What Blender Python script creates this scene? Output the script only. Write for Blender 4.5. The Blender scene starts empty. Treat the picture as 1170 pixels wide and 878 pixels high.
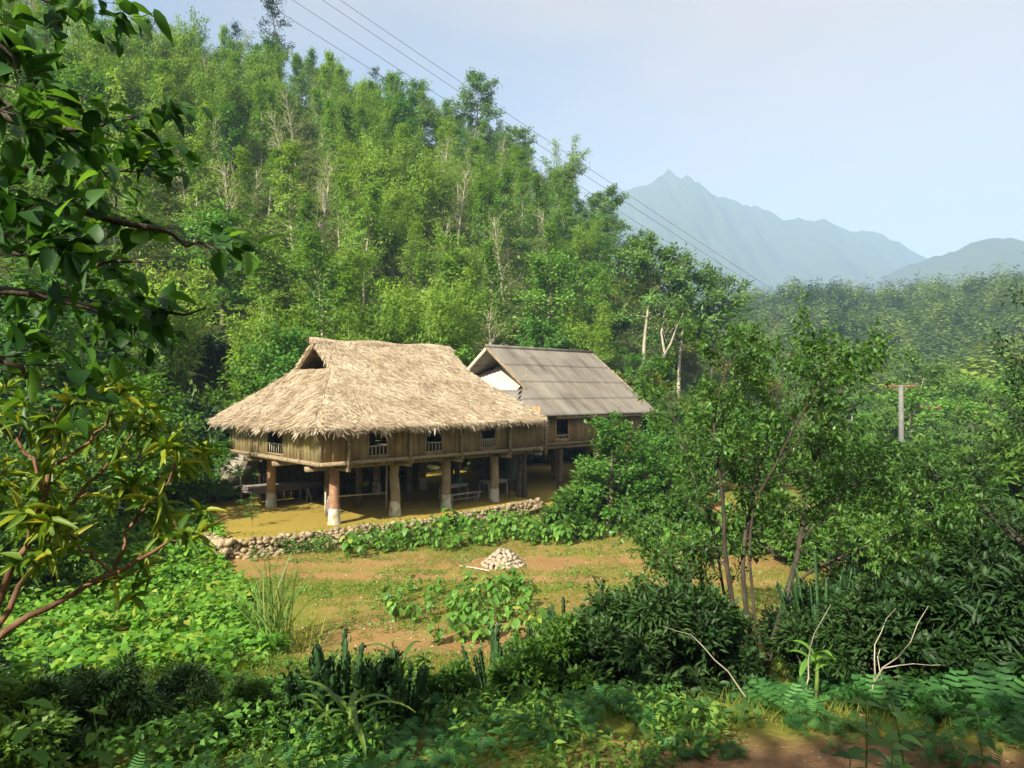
import bpy, math, random
import numpy as np
PI = math.pi
R = math.radians
rng = np.random.default_rng(7)
random.seed(7)
sc = bpy.context.scene
COL = sc.collection
CZ = 4.7          # eye height above the house terrace

# ------------------------------------------------------------------ placing
def at(px, py, Y):
    return np.array([(px-585)/800*Y, Y, CZ-(py-448)/800*Y])
AX, AY = -6.32, 24.95
UX, UY = 0.731, 0.682
VX, VY = -0.682, 0.731
def uv2xy(u, v): return AX+UX*u+VX*v, AY+UY*u+VY*v
def xy2uv(x, y):
    dx, dy = x-AX, y-AY
    return dx*UX+dy*UY, dx*VX+dy*VY

# ------------------------------------------------------------------ noise
def vnoise(x, y, seed=0):
    xi = np.floor(x).astype(np.int64); yi = np.floor(y).astype(np.int64)
    fx = x-xi; fy = y-yi
    fx = fx*fx*(3-2*fx); fy = fy*fy*(3-2*fy)
    def h(a, b):
        n = (a*374761393+b*668265263+seed*982451653) & 0xffffffff
        n = ((n ^ (n >> 13))*1274126177) & 0xffffffff
        return ((n ^ (n >> 16)) & 0xffff)/65535.0
    return (h(xi, yi)*(1-fx)+h(xi+1, yi)*fx)*(1-fy)+(h(xi, yi+1)*(1-fx)+h(xi+1, yi+1)*fx)*fy
def fbm(x, y, o=4, seed=0):
    s = 0; a = .5; f = 1
    for i in range(o):
        s = s+a*vnoise(x*f, y*f, seed+i); a *= .5; f *= 2.03
    return s
def sstep(a, b, x):
    t = np.clip((x-a)/(b-a), 0, 1); return t*t*(3-2*t)

# ------------------------------------------------------------------ terrain height
WU = np.array([-3.9, -3.4, -.5, 3, 6, 9.5]); WV = np.array([.1, -.3, -.72, -1.3, -1.15, -.75])
def wall_v(u): return np.interp(u, WU, WV)
# ridge silhouettes seen in the photo (px, py)
MT = np.array([(430,300),(560,262),(640,238),(690,226),(712,216),(730,212),(742,207),(752,205),(758,197),(763,192),(768,196),(775,199),(785,202),(795,205),(803,211),(812,216),(825,222),(840,230),(862,236),(880,242),(893,251),(905,250),(912,246),(918,248),(930,252),(945,251),(955,257),(975,263),(990,262),(1005,266),(1020,272),(1040,282),(1057,292),(1080,310),(1130,340),(1250,380)], float)
M2 = np.array([(860,440),(960,360),(1010,315),(1040,302),(1060,294),(1075,290),(1100,284),(1115,276),(1130,273),(1150,273),(1170,274),(1220,280),(1400,330)], float)
MH = np.array([(700,330),(800,318),(850,314),(880,312),(900,306),(930,302),(960,303),(1000,307),(1030,309),(1060,306),(1090,303),(1130,296),(1170,287),(1300,270),(1500,262),(1800,300)], float)
def gz(x, y):
    x = np.asarray(x, float); y = np.asarray(y, float)
    u, v = xy2uv(x, y)
    # bank below the photographer falling to the garden
    g = np.interp(y, [-200,-40,-4,0,3,6.2,7.4,9,11,14,17,30,50,90,130,3000],
                     [20,10,3.6,3.1,2.35,1.3,1.22,.75,.15,-.42,-.6,-.6,-.6,-.6,-.6,-.6])
    # right-hand side drops to the valley
    g = g-sstep(8, 30, x)*sstep(20, 55, y)*1.6-sstep(70, 130, y)*7*sstep(0, 60, x)
    # terrace of the houses
    wv = wall_v(u)
    w_wall = sstep(-.16, .1, v-wv)*sstep(-4.3, -3.5, u)*(1-sstep(9, 11.5, u))
    w_soft = sstep(-1.0, 3.5, v-.6)*sstep(-14, -3.2, u)*(1-sstep(22, 30, u))
    w_rt = sstep(-2.6, .6, v)*sstep(9, 11, u)*(1-sstep(22, 30, u))
    t = np.maximum(np.maximum(w_wall, w_soft*.98), w_rt)
    g = g*(1-t)
    # the steep wooded hill
    v0 = 10.5-sstep(20, 34, u)*6.0-sstep(-8, -22, u)*2
    d = v-v0
    lin = .70*np.where(d > 0, d*d/(np.abs(d)+3.0), 0)
    cap = 55+5*(fbm(u/18, v/18, 3, 5)-.5)
    lin = -np.logaddexp(-lin/4, -cap/4)*4
    lin = np.maximum(lin, 0)
    fall = 1-sstep(66, 112, u-.12*(v-40))
    back = 1-sstep(110, 190, v)
    hill = lin*fall*back
    hill = hill+np.minimum(hill, 6)/6*(fbm(x/9, y/9, 4, 11)-.45)*3.0
    hill = hill*(1+0*u)
    # wooded hill across the valley
    zr = CZ+(448-np.interp(585+800*x/np.maximum(y, 60), MH[:, 0], MH[:, 1]))/800*340-22+11*(fbm(x/26., y/60., 3, 301)-.5)
    mid = (zr+8)*sstep(95, 335, y)*(1-sstep(360, 700, y))*sstep(-.02, .3, x/np.maximum(y, 1))
    mid = mid*(1+.25*(fbm(x/60, y/60, 3, 21)-.5)*(1-sstep(250, 330, y)))
    # far mountains
    px = 585+800*x/np.maximum(y, 60)
    def rang(tab, Y0, wf, wb, amp, seed):
        s = np.interp(px, tab[:, 0], tab[:, 1])
        zt = (448-s)/800*Y0
        dd = y-Y0
        k = np.where(dd < 0, np.clip(1+(dd+75)/wf, 0, 1)**1.15, np.clip(1-(dd-75)/wb, 0, 1))
        rough = 1+amp*.7*(fbm(x/(Y0*.03), y/(Y0*.06), 5, seed)-.5)*np.clip((np.abs(dd)-75)/(wf*.2), .0, 1)
        jag = 1+.012*(fbm(x/(Y0*.006), y*0, 3, seed+9)-.5)*4
        return np.maximum(zt, 0)*k*rough*jag
    m1 = rang(MT, 2500., 1100., 900., .5, 31)
    m2 = rang(M2, 1650., 600., 300., .4, 41)
    far = np.maximum(m1, m2)*sstep(420, 900, y)
    z = g+np.maximum(hill, 0)+mid*(1-sstep(0.3, 6, hill)*.9)
    z = np.maximum(z, far-8)
    micro = (fbm(x/1.7, y/1.7, 3, 3)-.5)*.12*(1-t)+(fbm(x/.6, y/.6, 2, 4)-.5)*.03
    return z+micro
def ground(x, y): return float(gz(np.array([x]), np.array([y]))[0])

# ------------------------------------------------------------------ materials
def newmat(name):
    m = bpy.data.materials.new(name); m.use_nodes = True
    n = m.node_tree.nodes; l = m.node_tree.links
    n.clear()
    out = n.new('ShaderNodeOutputMaterial')
    return m, n, l, out
def ramp(n, l, fac, stops):
    r = n.new('ShaderNodeValToRGB')
    e = r.color_ramp.elements
    while len(e) < len(stops): e.new(.5)
    for i, (p, c) in enumerate(stops):
        e[i].position = p; e[i].color = (*c, 1)
    l.new(fac, r.inputs[0]); return r.outputs[0]
def math_(n, l, op, a, b=None, clamp=False):
    m = n.new('ShaderNodeMath'); m.operation = op; m.use_clamp = clamp
    for i, q in enumerate((a, b)):
        if q is None: continue
        if isinstance(q, (int, float)): m.inputs[i].default_value = q
        else: l.new(q, m.inputs[i])
    return m.outputs[0]
def noise(n, l, scale, detail=4, vec=None, rough=.55):
    t = n.new('ShaderNodeTexNoise'); t.inputs['Scale'].default_value = scale
    t.inputs['Detail'].default_value = detail; t.inputs['Roughness'].default_value = rough
    if vec is not None: l.new(vec, t.inputs['Vector'])
    return t.outputs['Fac']
def mixc(n, l, fac, a, b, mode='MIX'):
    m = n.new('ShaderNodeMix'); m.data_type = 'RGBA'; m.blend_type = mode
    for i, q in ((0, fac), (6, a), (7, b)):
        if isinstance(q, (int, float)): m.inputs[i].default_value = q
        elif isinstance(q, tuple): m.inputs[i].default_value = (*q, 1)
        else: l.new(q, m.inputs[i])
    return m.outputs[2]

def leafmat(name, dark, mid, light, trans=.35, rough=.5, spec=.35, objvar=.5, accent=None, big=0.0):
    m, n, l, out = newmat(name)
    a = n.new('ShaderNodeAttribute'); a.attribute_name = 'rnd'
    oi = n.new('ShaderNodeObjectInfo')
    f = math_(n, l, 'MULTIPLY', a.outputs['Fac'], 1-objvar)
    g = math_(n, l, 'MULTIPLY', oi.outputs['Random'], objvar)
    f = math_(n, l, 'ADD', f, g)
    if big:
        geo = n.new('ShaderNodeNewGeometry')
        nb = noise(n, l, big, 2, geo.outputs['Position'])
        f = math_(n, l, 'ADD', f, math_(n, l, 'MULTIPLY', math_(n, l, 'SUBTRACT', nb, .5), 1.1), True)
    stops = [(0, dark), (.5, mid), (.93, light)]
    if accent: stops = [(0, dark), (.45, mid), (.86, light), (.985, accent)]
    c = ramp(n, l, f, stops)
    p = n.new('ShaderNodeBsdfPrincipled'); l.new(c, p.inputs['Base Color'])
    p.inputs['Roughness'].default_value = rough; p.inputs['Specular IOR Level'].default_value = spec
    t = n.new('ShaderNodeBsdfTranslucent')
    tc = mixc(n, l, 1.0, c, (1.35, 1.25, .55), 'MULTIPLY'); l.new(tc, t.inputs[0])
    mx = n.new('ShaderNodeMixShader'); mx.inputs[0].default_value = trans
    l.new(p.outputs[0], mx.inputs[1]); l.new(t.outputs[0], mx.inputs[2])
    l.new(mx.outputs[0], out.inputs[0])
    return m
def solid(name, stops, scale=3, detail=5, rough=.85, spec=.2, stretch=None, bump=0, bscale=None, use_rnd=0, coords='Object'):
    m, n, l, out = newmat(name)
    tc = n.new('ShaderNodeTexCoord'); vec = tc.outputs[coords]
    if stretch:
        mp = n.new('ShaderNodeMapping'); mp.inputs['Scale'].default_value = stretch
        l.new(vec, mp.inputs[0]); vec = mp.outputs[0]
    f = noise(n, l, scale, detail, vec)
    f = math_(n, l, 'MULTIPLY', math_(n, l, 'SUBTRACT', f, .28), 2.2, True)
    if use_rnd:
        a = n.new('ShaderNodeAttribute'); a.attribute_name = 'rnd'
        f = math_(n, l, 'ADD', math_(n, l, 'MULTIPLY', f, 1-use_rnd), math_(n, l, 'MULTIPLY', a.outputs['Fac'], use_rnd), True)
    c = ramp(n, l, f, stops)
    p = n.new('ShaderNodeBsdfPrincipled'); l.new(c, p.inputs['Base Color'])
    p.inputs['Roughness'].default_value = rough; p.inputs['Specular IOR Level'].default_value = spec
    if bump:
        b = n.new('ShaderNodeBump'); b.inputs['Strength'].default_value = bump; b.inputs['Distance'].default_value = .03
        l.new(noise(n, l, bscale or scale*4, 5, vec), b.inputs['Height']); l.new(b.outputs[0], p.inputs['Normal'])
    l.new(p.outputs[0], out.inputs[0])
    return m

M = {}
M['bamboo'] = leafmat('bamboo_leaves', (0.079,0.168,0.013), (0.157,0.278,0.024), (0.269,0.389,0.043), .45, .55, .25, .45)
M['slender'] = leafmat('slender_leaves', (0.064,0.162,0.015), (0.133,0.265,0.026), (0.242,0.376,0.043), .45, .55, .25, .5)
M['leafy'] = leafmat('broad_leaves', (0.038,0.124,0.013), (0.083,0.221,0.022), (0.178,0.337,0.038), .38, .5, .3, .5)
M['layered'] = leafmat('layered_leaves', (0.051,0.130,0.022), (0.101,0.214,0.035), (0.165,0.286,0.054), .38, .5, .3, .3)
M['darkl'] = leafmat('dark_leaves', (.012,.035,.014), (.022,.06,.02), (.04,.09,.03), .2, .5, .3, .3)
M['shrub'] = leafmat('shrub_leaves', (0.032,0.092,0.012), (0.073,0.164,0.020), (0.138,0.236,0.034), .35, .5, .3, .5)
M['shrubdark'] = leafmat('dark_shrub_leaves', (.014,.04,.01), (.028,.07,.014), (.055,.11,.022), .25, .5, .3, .4)
M['shrubyel'] = leafmat('yellow_shrub_leaves', (.07,.10,.012), (.14,.17,.02), (.22,.22,.03), .3, .55, .25, .4)
M['farwood'] = leafmat('far_wood_leaves', (0.041,0.090,0.016), (0.121,0.207,0.028), (0.270,0.336,0.044), .3, .6, .2, 0, big=.03)
M['undergrowth'] = leafmat('undergrowth_leaves', (0.039,0.113,0.016), (0.093,0.205,0.026), (0.198,0.305,0.046), .35, .55, .25, 0, big=.25)
M['fronttree'] = leafmat('front_tree_leaves', (0.036,0.103,0.018), (0.068,0.165,0.025), (0.121,0.235,0.036), .42, .42, .4, 0, big=.5)
M['branchleaf'] = leafmat('overhanging_leaves', (.015,.055,.010), (.032,.10,.016), (.07,.18,.03), .45, .5, .3, 0, (.14,.30,.035))
M['mangoleaf'] = leafmat('long_leaves', (0.052,0.125,0.012), (0.115,0.213,0.022), (0.276,0.350,0.035), .45, .45, .4, 0, (0.391,0.375,0.040))
M['squash'] = leafmat('vine_leaves', (.07,.19,.018), (.12,.29,.026), (.20,.38,.04), .4, .5, .3, 0, (.30,.34,.04), big=.35)
M['taro'] = leafmat('garden_leaves', (.06,.15,.018), (.10,.24,.03), (.16,.32,.04), .35, .45, .35, .2, (.35,.38,.05))
M['grass'] = leafmat('grass_blades', (.09,.14,.016), (.17,.22,.028), (.28,.28,.06), .35, .6, .2, 0, big=.5)
M['reed'] = leafmat('reed_blades', (.08,.17,.03), (.14,.25,.05), (.24,.33,.09), .35, .5, .3, 0)
M['cover'] = leafmat('fern_leaves', (0.024,0.090,0.019), (0.042,0.144,0.030), (0.084,0.216,0.048), .3, .5, .3, 0, big=.8)
M['euph'] = solid('spurge_skin', [(0,(.012,.035,.012)),(.6,(.025,.07,.018)),(1,(.06,.12,.03))], 9, rough=.5, spec=.35)
M['agave'] = leafmat('strap_leaves', (.05,.10,.012), (.09,.17,.02), (.2,.27,.04), .3, .4, .4, .5)
M['palm'] = leafmat('palm_leaves', (.06,.12,.015), (.13,.19,.02), (.26,.27,.04), .35, .5, .3, .2)
M['straw'] = solid('thatch_straw', [(0,(0.123,0.080,0.046)),(.25,(0.325,0.241,0.147)),(.55,(0.520,0.417,0.278)),(1,(0.672,0.592,0.464))], 1.1, 5, .8, .25, use_rnd=.52)
M['strawbase'] = solid('thatch_mat', [(0,(0.116,0.072,0.037)),(.5,(0.246,0.173,0.094)),(1,(0.361,0.275,0.159))], 6, bump=.6)
M['bark'] = solid('bark', [(0,(.05,.035,.022)),(1,(.16,.12,.085))], 12, stretch=(1,1,.2), bump=.4)
M['darkbark'] = solid('dark_bark', [(0,(.03,.024,.018)),(1,(.10,.08,.055))], 12, stretch=(1,1,.2), bump=.4)
M['redbark'] = solid('red_bark', [(0,(.09,.04,.02)),(1,(.26,.15,.08))], 14, stretch=(1,1,.3), bump=.4)
M['palebark'] = solid('pale_bark', [(0,(0.196,0.168,0.112)),(1,(0.476,0.435,0.323))], 6, stretch=(0.950,0.950,0.420))
M['culm'] = solid('bamboo_culm', [(0,(.10,.12,.03)),(1,(.28,.27,.10))], 6)
M['stem'] = solid('green_stem', [(0,(.07,.13,.02)),(1,(.16,.22,.05))], 9)
M['clay'] = solid('clay_plaster', [(0,(0.270,0.153,0.063)),(.6,(0.414,0.252,0.108)),(1,(0.468,0.315,0.162))], 2.5, bump=.25)
M['redclay'] = solid('red_clay_plaster', [(0,(.20,.10,.05)),(.6,(.30,.16,.09)),(1,(.42,.28,.16))], 5, bump=.4)
M['dullclay'] = solid('brown_clay_plaster', [(0,(.20,.14,.08)),(.6,(.30,.22,.13)),(1,(.38,.29,.18))], 3, bump=.3)
M['lime'] = solid('lime_wash', [(0,(0.176,0.120,0.056)),(.18,(0.340,0.272,0.150)),(.45,(0.490,0.449,0.340)),(1,(0.578,0.544,0.462))], 4, bump=.2)
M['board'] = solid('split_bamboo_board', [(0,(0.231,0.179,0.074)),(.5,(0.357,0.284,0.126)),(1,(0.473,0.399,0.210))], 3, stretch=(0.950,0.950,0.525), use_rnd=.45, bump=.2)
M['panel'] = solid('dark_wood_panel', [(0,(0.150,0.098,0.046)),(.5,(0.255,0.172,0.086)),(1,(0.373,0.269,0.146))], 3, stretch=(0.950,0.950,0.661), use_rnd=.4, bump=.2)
M['timber'] = solid('weathered_timber', [(0,(.14,.10,.055)),(.5,(.25,.19,.11)),(1,(.36,.29,.18))], 4, stretch=(2,2,2), bump=.3)
M['darktimber'] = solid('dark_timber', [(0,(.045,.035,.025)),(1,(.13,.10,.07))], 5, bump=.3)
M['palewood'] = solid('pale_wood', [(0,(.36,.31,.22)),(1,(.55,.49,.36))], 6)
M['orangewood'] = solid('varnished_frame', [(0,(.36,.17,.07)),(1,(.52,.28,.13))], 6)
M['sheet'] = solid('fibre_cement_sheet', [(0,(0.059,0.051,0.041)),(.3,(0.128,0.114,0.091)),(.6,(0.175,0.156,0.126)),(1,(0.222,0.206,0.170))], 2.2, 6, .85, .15, use_rnd=.25, bump=.15, stretch=(0.855,0.211,0.238))
M['oldsheet'] = solid('rusty_dark_roof', [(0,(.12,.08,.06)),(1,(.24,.17,.14))], 2)
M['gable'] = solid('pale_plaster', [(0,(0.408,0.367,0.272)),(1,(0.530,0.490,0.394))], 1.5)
M['stone'] = solid('field_stone', [(0,(0.144,0.101,0.058)),(.5,(0.274,0.209,0.122)),(1,(0.396,0.317,0.202))], 2, rough=.9, use_rnd=.7, bump=.3, bscale=18)
M['palestone'] = solid('pale_broken_stone', [(0,(0.257,0.184,0.110)),(.5,(0.355,0.287,0.202)),(1,(0.441,0.392,0.318))], 5, rough=.9, bump=.3)
M['rock'] = solid('grey_rock', [(0,(.10,.09,.06)),(.5,(.24,.21,.15)),(1,(.38,.34,.26))], 1.6, 8, .9, bump=.9, bscale=5)
M['darkplank'] = solid('grey_plank', [(0,(.10,.085,.07)),(1,(.26,.22,.18))], 5, stretch=(1,6,6))
M['tabletop'] = solid('grey_table', [(0,(.26,.25,.22)),(1,(.42,.40,.35))], 3)
M['tank'] = solid('painted_steel', [(0,(.10,.13,.10)),(1,(.17,.20,.16))], 2, rough=.5)
M['bottle'] = solid('green_bottle', [(0,(.01,.16,.10)),(1,(.02,.24,.15))], 2, rough=.15, spec=.6)
M['red'] = solid('red_cloth', [(0,(.50,.02,.02)),(1,(.65,.04,.04))], 4)
M['white'] = solid('white_cloth', [(0,(.6,.6,.58)),(1,(.75,.75,.73))], 4)
M['redroof'] = solid('red_tin', [(0,(.42,.08,.05)),(1,(.60,.16,.11))], 1.2)
M['conc'] = solid('concrete', [(0,(0.126,0.122,0.105)),(1,(0.193,0.189,0.168))], 2.5)
M['wire'] = solid('wire', [(0,(.12,.13,.16)),(1,(.18,.19,.22))], 2, rough=.5)
M['feather'] = solid('brown_feather', [(0,(.06,.025,.01)),(1,(.22,.10,.04))], 20)
M['iron'] = solid('rusty_iron', [(0,(.16,.07,.035)),(1,(.3,.15,.08))], 9)
M['flower'] = solid('yellow_petal', [(0,(.75,.55,.02)),(1,(.85,.65,.04))], 5)

# ground material ---------------------------------------------------------
def ground_mat():
    m, n, l, out = newmat('earth_and_grass')
    geo = n.new('ShaderNodeNewGeometry'); pos = geo.outputs['Position']
    def attr(k):
        a = n.new('ShaderNodeAttribute'); a.attribute_name = k; return a.outputs['Fac']
    n1 = noise(n, l, .8, 6, pos, .65); n2 = noise(n, l, 5, 6, pos, .7); n3 = noise(n, l, 30, 4, pos)
    soil = ramp(n, l, n1, [(.25,(0.136,0.065,0.020)),(.5,(0.239,0.136,0.042)),(.75,(0.286,0.201,0.065))])
    soil = mixc(n, l, .5, soil, ramp(n, l, n3, [(.3,(.19,.10,.035)),(.7,(.44,.29,.12))]))
    turf = ramp(n, l, n2, [(.25,(0.076,0.099,0.013)),(.5,(0.151,0.166,0.023)),(.75,(0.242,0.204,0.041))])
    moss = ramp(n, l, n1, [(.25,(0.212,0.143,0.023)),(.5,(0.280,0.204,0.034)),(.78,(0.227,0.204,0.034))])
    moss = mixc(n, l, .35, moss, ramp(n, l, n3, [(.3,(.22,.15,.03)),(.7,(.46,.35,.09))]))
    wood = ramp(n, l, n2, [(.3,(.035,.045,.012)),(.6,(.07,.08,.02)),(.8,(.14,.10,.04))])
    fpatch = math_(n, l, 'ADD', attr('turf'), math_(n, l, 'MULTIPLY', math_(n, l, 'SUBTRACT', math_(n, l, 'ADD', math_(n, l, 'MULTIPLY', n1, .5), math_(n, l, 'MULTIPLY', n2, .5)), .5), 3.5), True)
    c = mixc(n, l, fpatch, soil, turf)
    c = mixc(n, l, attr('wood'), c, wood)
    c = mixc(n, l, attr('moss'), c, moss)
    cut = ramp(n, l, n2, [(.3,(.30,.12,.045)),(.7,(.45,.22,.10))])
    c = mixc(n, l, attr('cut'), c, cut)
    pth = ramp(n, l, n2, [(.25,(.13,.065,.03)),(.5,(.21,.115,.055)),(.8,(.29,.18,.10))])
    c = mixc(n, l, attr('path'), c, pth)
    p = n.new('ShaderNodeBsdfPrincipled'); l.new(c, p.inputs['Base Color'])
    p.inputs['Roughness'].default_value = .95; p.inputs['Specular IOR Level'].default_value = .1
    b = n.new('ShaderNodeBump'); b.inputs['Strength'].default_value = .7; b.inputs['Distance'].default_value = .06
    hh = math_(n, l, 'ADD', n2, math_(n, l, 'MULTIPLY', n3, .4)); l.new(hh, b.inputs['Height']); l.new(b.outputs[0], p.inputs['Normal'])
    l.new(p.outputs[0], out.inputs[0])
    return m
M['ground'] = ground_mat()

# ------------------------------------------------------------------ mesh tools
def np_mesh(name, V, faces, mat=None, parent=None, attrs=None, smooth=False, link=True):
    """faces: list of (F,k) int arrays"""
    me = bpy.data.meshes.new(name)
    V = np.ascontiguousarray(V, dtype=np.float32)
    loops = np.concatenate([f.reshape(-1) for f in faces]).astype(np.int32)
    tot = np.concatenate([np.full(len(f), f.shape[1]) for f in faces])
    start = np.concatenate([[0], np.cumsum(tot)[:-1]]).astype(np.int32)
    me.vertices.add(len(V)); me.vertices.foreach_set('co', V.reshape(-1))
    me.loops.add(len(loops)); me.loops.foreach_set('vertex_index', loops)
    me.polygons.add(len(tot)); me.polygons.foreach_set('loop_start', start)
    if attrs:
        for k, a in attrs.items():
            at_ = me.attributes.new(k, 'FLOAT', 'POINT'); at_.data.foreach_set('value', np.ascontiguousarray(a, dtype=np.float32))
    me.update(calc_edges=True)
    if smooth: me.polygons.foreach_set('use_smooth', np.ones(len(tot), bool))
    if mat is not None: me.materials.append(mat)
    o = bpy.data.objects.new(name, me)
    if link: COL.objects.link(o)
    if parent: o.parent = parent
    return o

class MB:
    """collects pieces into one mesh"""
    def __init__(s): s.v = []; s.f = {}; s.n = 0; s.r = []
    def add(s, V, F, r=None):
        V = np.asarray(V, float)
        for f in F:
            f = np.asarray(f)
            if f.ndim == 1: f = f[None]
            s.f.setdefault(f.shape[1], []).append(f+s.n)
        s.v.append(V); s.n += len(V)
        s.r.append(np.full(len(V), random.random() if r is None else r))
    def box(s, x0, x1, y0, y1, z0, z1, r=None):
        V = [(x, y, z) for z in (z0, z1) for y in (y0, y1) for x in (x0, x1)]
        s.add(V, [np.array([(0,2,3,1),(4,5,7,6),(0,1,5,4),(2,6,7,3),(0,4,6,2),(1,3,7,5)])], r)
    def bar(s, a, b, w, h=None, r=None, up=(0,0,1)):
        a = np.array(a, float); b = np.array(b, float); h = h or w
        d = b-a; d /= np.linalg.norm(d); up = np.array(up, float)
        sd = np.cross(d, up)
        if np.linalg.norm(sd) < 1e-3: sd = np.cross(d, (1,0,0))
        sd /= np.linalg.norm(sd); u2 = np.cross(sd, d)
        V = [p+sd*w/2*i+u2*h/2*j for p in (a, b) for j in (-1, 1) for i in (-1, 1)]
        s.add(V, [np.array([(0,2,3,1),(4,5,7,6),(0,1,5,4),(2,6,7,3),(0,4,6,2),(1,3,7,5)])], r)
    def tube(s, pts, rad, k=6, r=None, cap=True):
        pts = np.asarray(pts, float); m = len(pts)
        rad = np.full(m, rad) if np.isscalar(rad) else np.asarray(rad, float)
        t = np.gradient(pts, axis=0); t /= np.linalg.norm(t, axis=1)[:, None]+1e-9
        ref = np.array((0,0,1.)) if abs(t[0][2]) < .9 else np.array((1.,0,0))
        a = np.cross(t, ref); a /= np.linalg.norm(a, axis=1)[:, None]+1e-9
        b = np.cross(t, a)
        ang = np.arange(k)*2*PI/k
        V = pts[:, None]+rad[:, None, None]*(np.cos(ang)[None, :, None]*a[:, None]+np.sin(ang)[None, :, None]*b[:, None])
        i = np.arange(m-1)[:, None]*k; j = np.arange(k)[None]; j2 = (j+1) % k
        F = np.stack([i+j, i+j2, i+k+j2, i+k+j], -1).reshape(-1, 4)
        fs = [F]
        if cap and k <= 12: fs += [np.arange(k)[None, ::-1], (np.arange(k)+(m-1)*k)[None]]
        s.add(V.reshape(-1, 3), fs, r)
    def build(s, name, mat, parent=None, smooth=False, link=True):
        return np_mesh(name, np.concatenate(s.v), [np.concatenate(x) for x in s.f.values()], mat, parent, {'rnd': np.concatenate(s.r)}, smooth, link)

def tag(o, label=None, cat=None, group=None, kind=None):
    if label: o['label'] = label
    if cat: o['category'] = cat
    if group: o['group'] = group
    if kind: o['kind'] = kind
    return o
def empty(name, loc=(0,0,0), rz=0, label=None, cat=None, group=None, link=True):
    o = bpy.data.objects.new(name, None); o.location = loc; o.rotation_euler = (0, 0, rz); o.empty_display_size = .3
    if link: COL.objects.link(o)
    return tag(o, label, cat, group)
def copy_tree(o, parent=None):
    c = o.copy(); COL.objects.link(c); c.parent = parent
    for ch in list(o.children):
        copy_tree(ch, c)
    return c

# leaf templates: x = along leaf, y = across, z = up
T_RH = (np.array([(0,0,0),(.45,.5,0),(1,0,0),(.45,-.5,0)], float), [np.array([(0,3,2,1)])])
T_BENT = (np.array([(0,0,0),(.4,.5,.08),(.4,0,-.04),(.4,-.5,.08),(1,0,-.12)], float), [np.array([(0,2,1),(0,3,2),(1,2,4),(2,3,4)])])
def t_leaf(droop=.25, fold=.12, tipw=.42, heart=0.):
    xs = [0, .12, .35, .62, .85, 1.0]; ws = [0.02, .30, .5, tipw, .2, 0]
    V = []; 
    for i, (x, w) in enumerate(zip(xs, ws)):
        z = -droop*x*x
        xb = x-(heart if i == 1 else 0)
        V += [(xb, w, z+fold*w), (x, 0, z), (xb, -w, z+fold*w)]
    V = np.array(V, float); Q = []
    for i in range(len(xs)-1):
        a = 3*i
        Q += [(a, a+1, a+4, a+3), (a+1, a+2, a+5, a+4)]
    return (V, [np.array(Q)])
T_LEAF = t_leaf(.38, .24); T_LONG = t_leaf(.28, .25, .4); T_HEART = t_leaf(.3, .18, .38, .22)
def nrmz(a): return a/(np.linalg.norm(a, axis=-1, keepdims=True)+1e-9)
def scatter(T, pos, d, up, L, W, rg=rng):
    """leaf at each pos pointing d, upper face near up; returns V,F,rnd"""
    tv, tf = T; N = len(pos); k = len(tv)
    d = nrmz(d); s = nrmz(np.cross(up, d)); u = np.cross(d, s)
    L = np.broadcast_to(L, (N,)); W = np.broadcast_to(W, (N,))
    V = pos[:, None]+d[:, None]*(tv[None, :, 0:1]*L[:, None, None])+s[:, None]*(tv[None, :, 1:2]*W[:, None, None])+u[:, None]*(tv[None, :, 2:3]*L[:, None, None])
    F = [(f[None]+(np.arange(N)*k)[:, None, None]).reshape(-1, f.shape[1]) for f in tf]
    rnd = np.repeat(rg.random(N), k)
    return V.reshape(-1, 3), F, rnd
class LB:
    def __init__(s): s.V = []; s.F = {}; s.R = []; s.n = 0
    def add(s, V, F, R_):
        for f in F: s.F.setdefault(f.shape[1], []).append(f+s.n)
        s.V.append(V); s.R.append(R_); s.n += len(V)
    def leaves(s, T, pos, d, up, L, W, rg=rng, shift=0, spread=1):
        V, F, r = scatter(T, pos, d, up, L, W, rg); s.add(V, F, np.clip(shift+r*spread, 0, 1))
    def build(s, name, mat, parent=None, smooth=False, link=True):
        return np_mesh(name, np.concatenate(s.V), [np.concatenate(x) for x in s.F.values()], mat, parent, {'rnd': np.concatenate(s.R)}, smooth, link)

def rdir(rg, n, up=0.):
    d = rg.normal(size=(n, 3)); d = nrmz(d); d[:, 2] += up; return nrmz(d)

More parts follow.
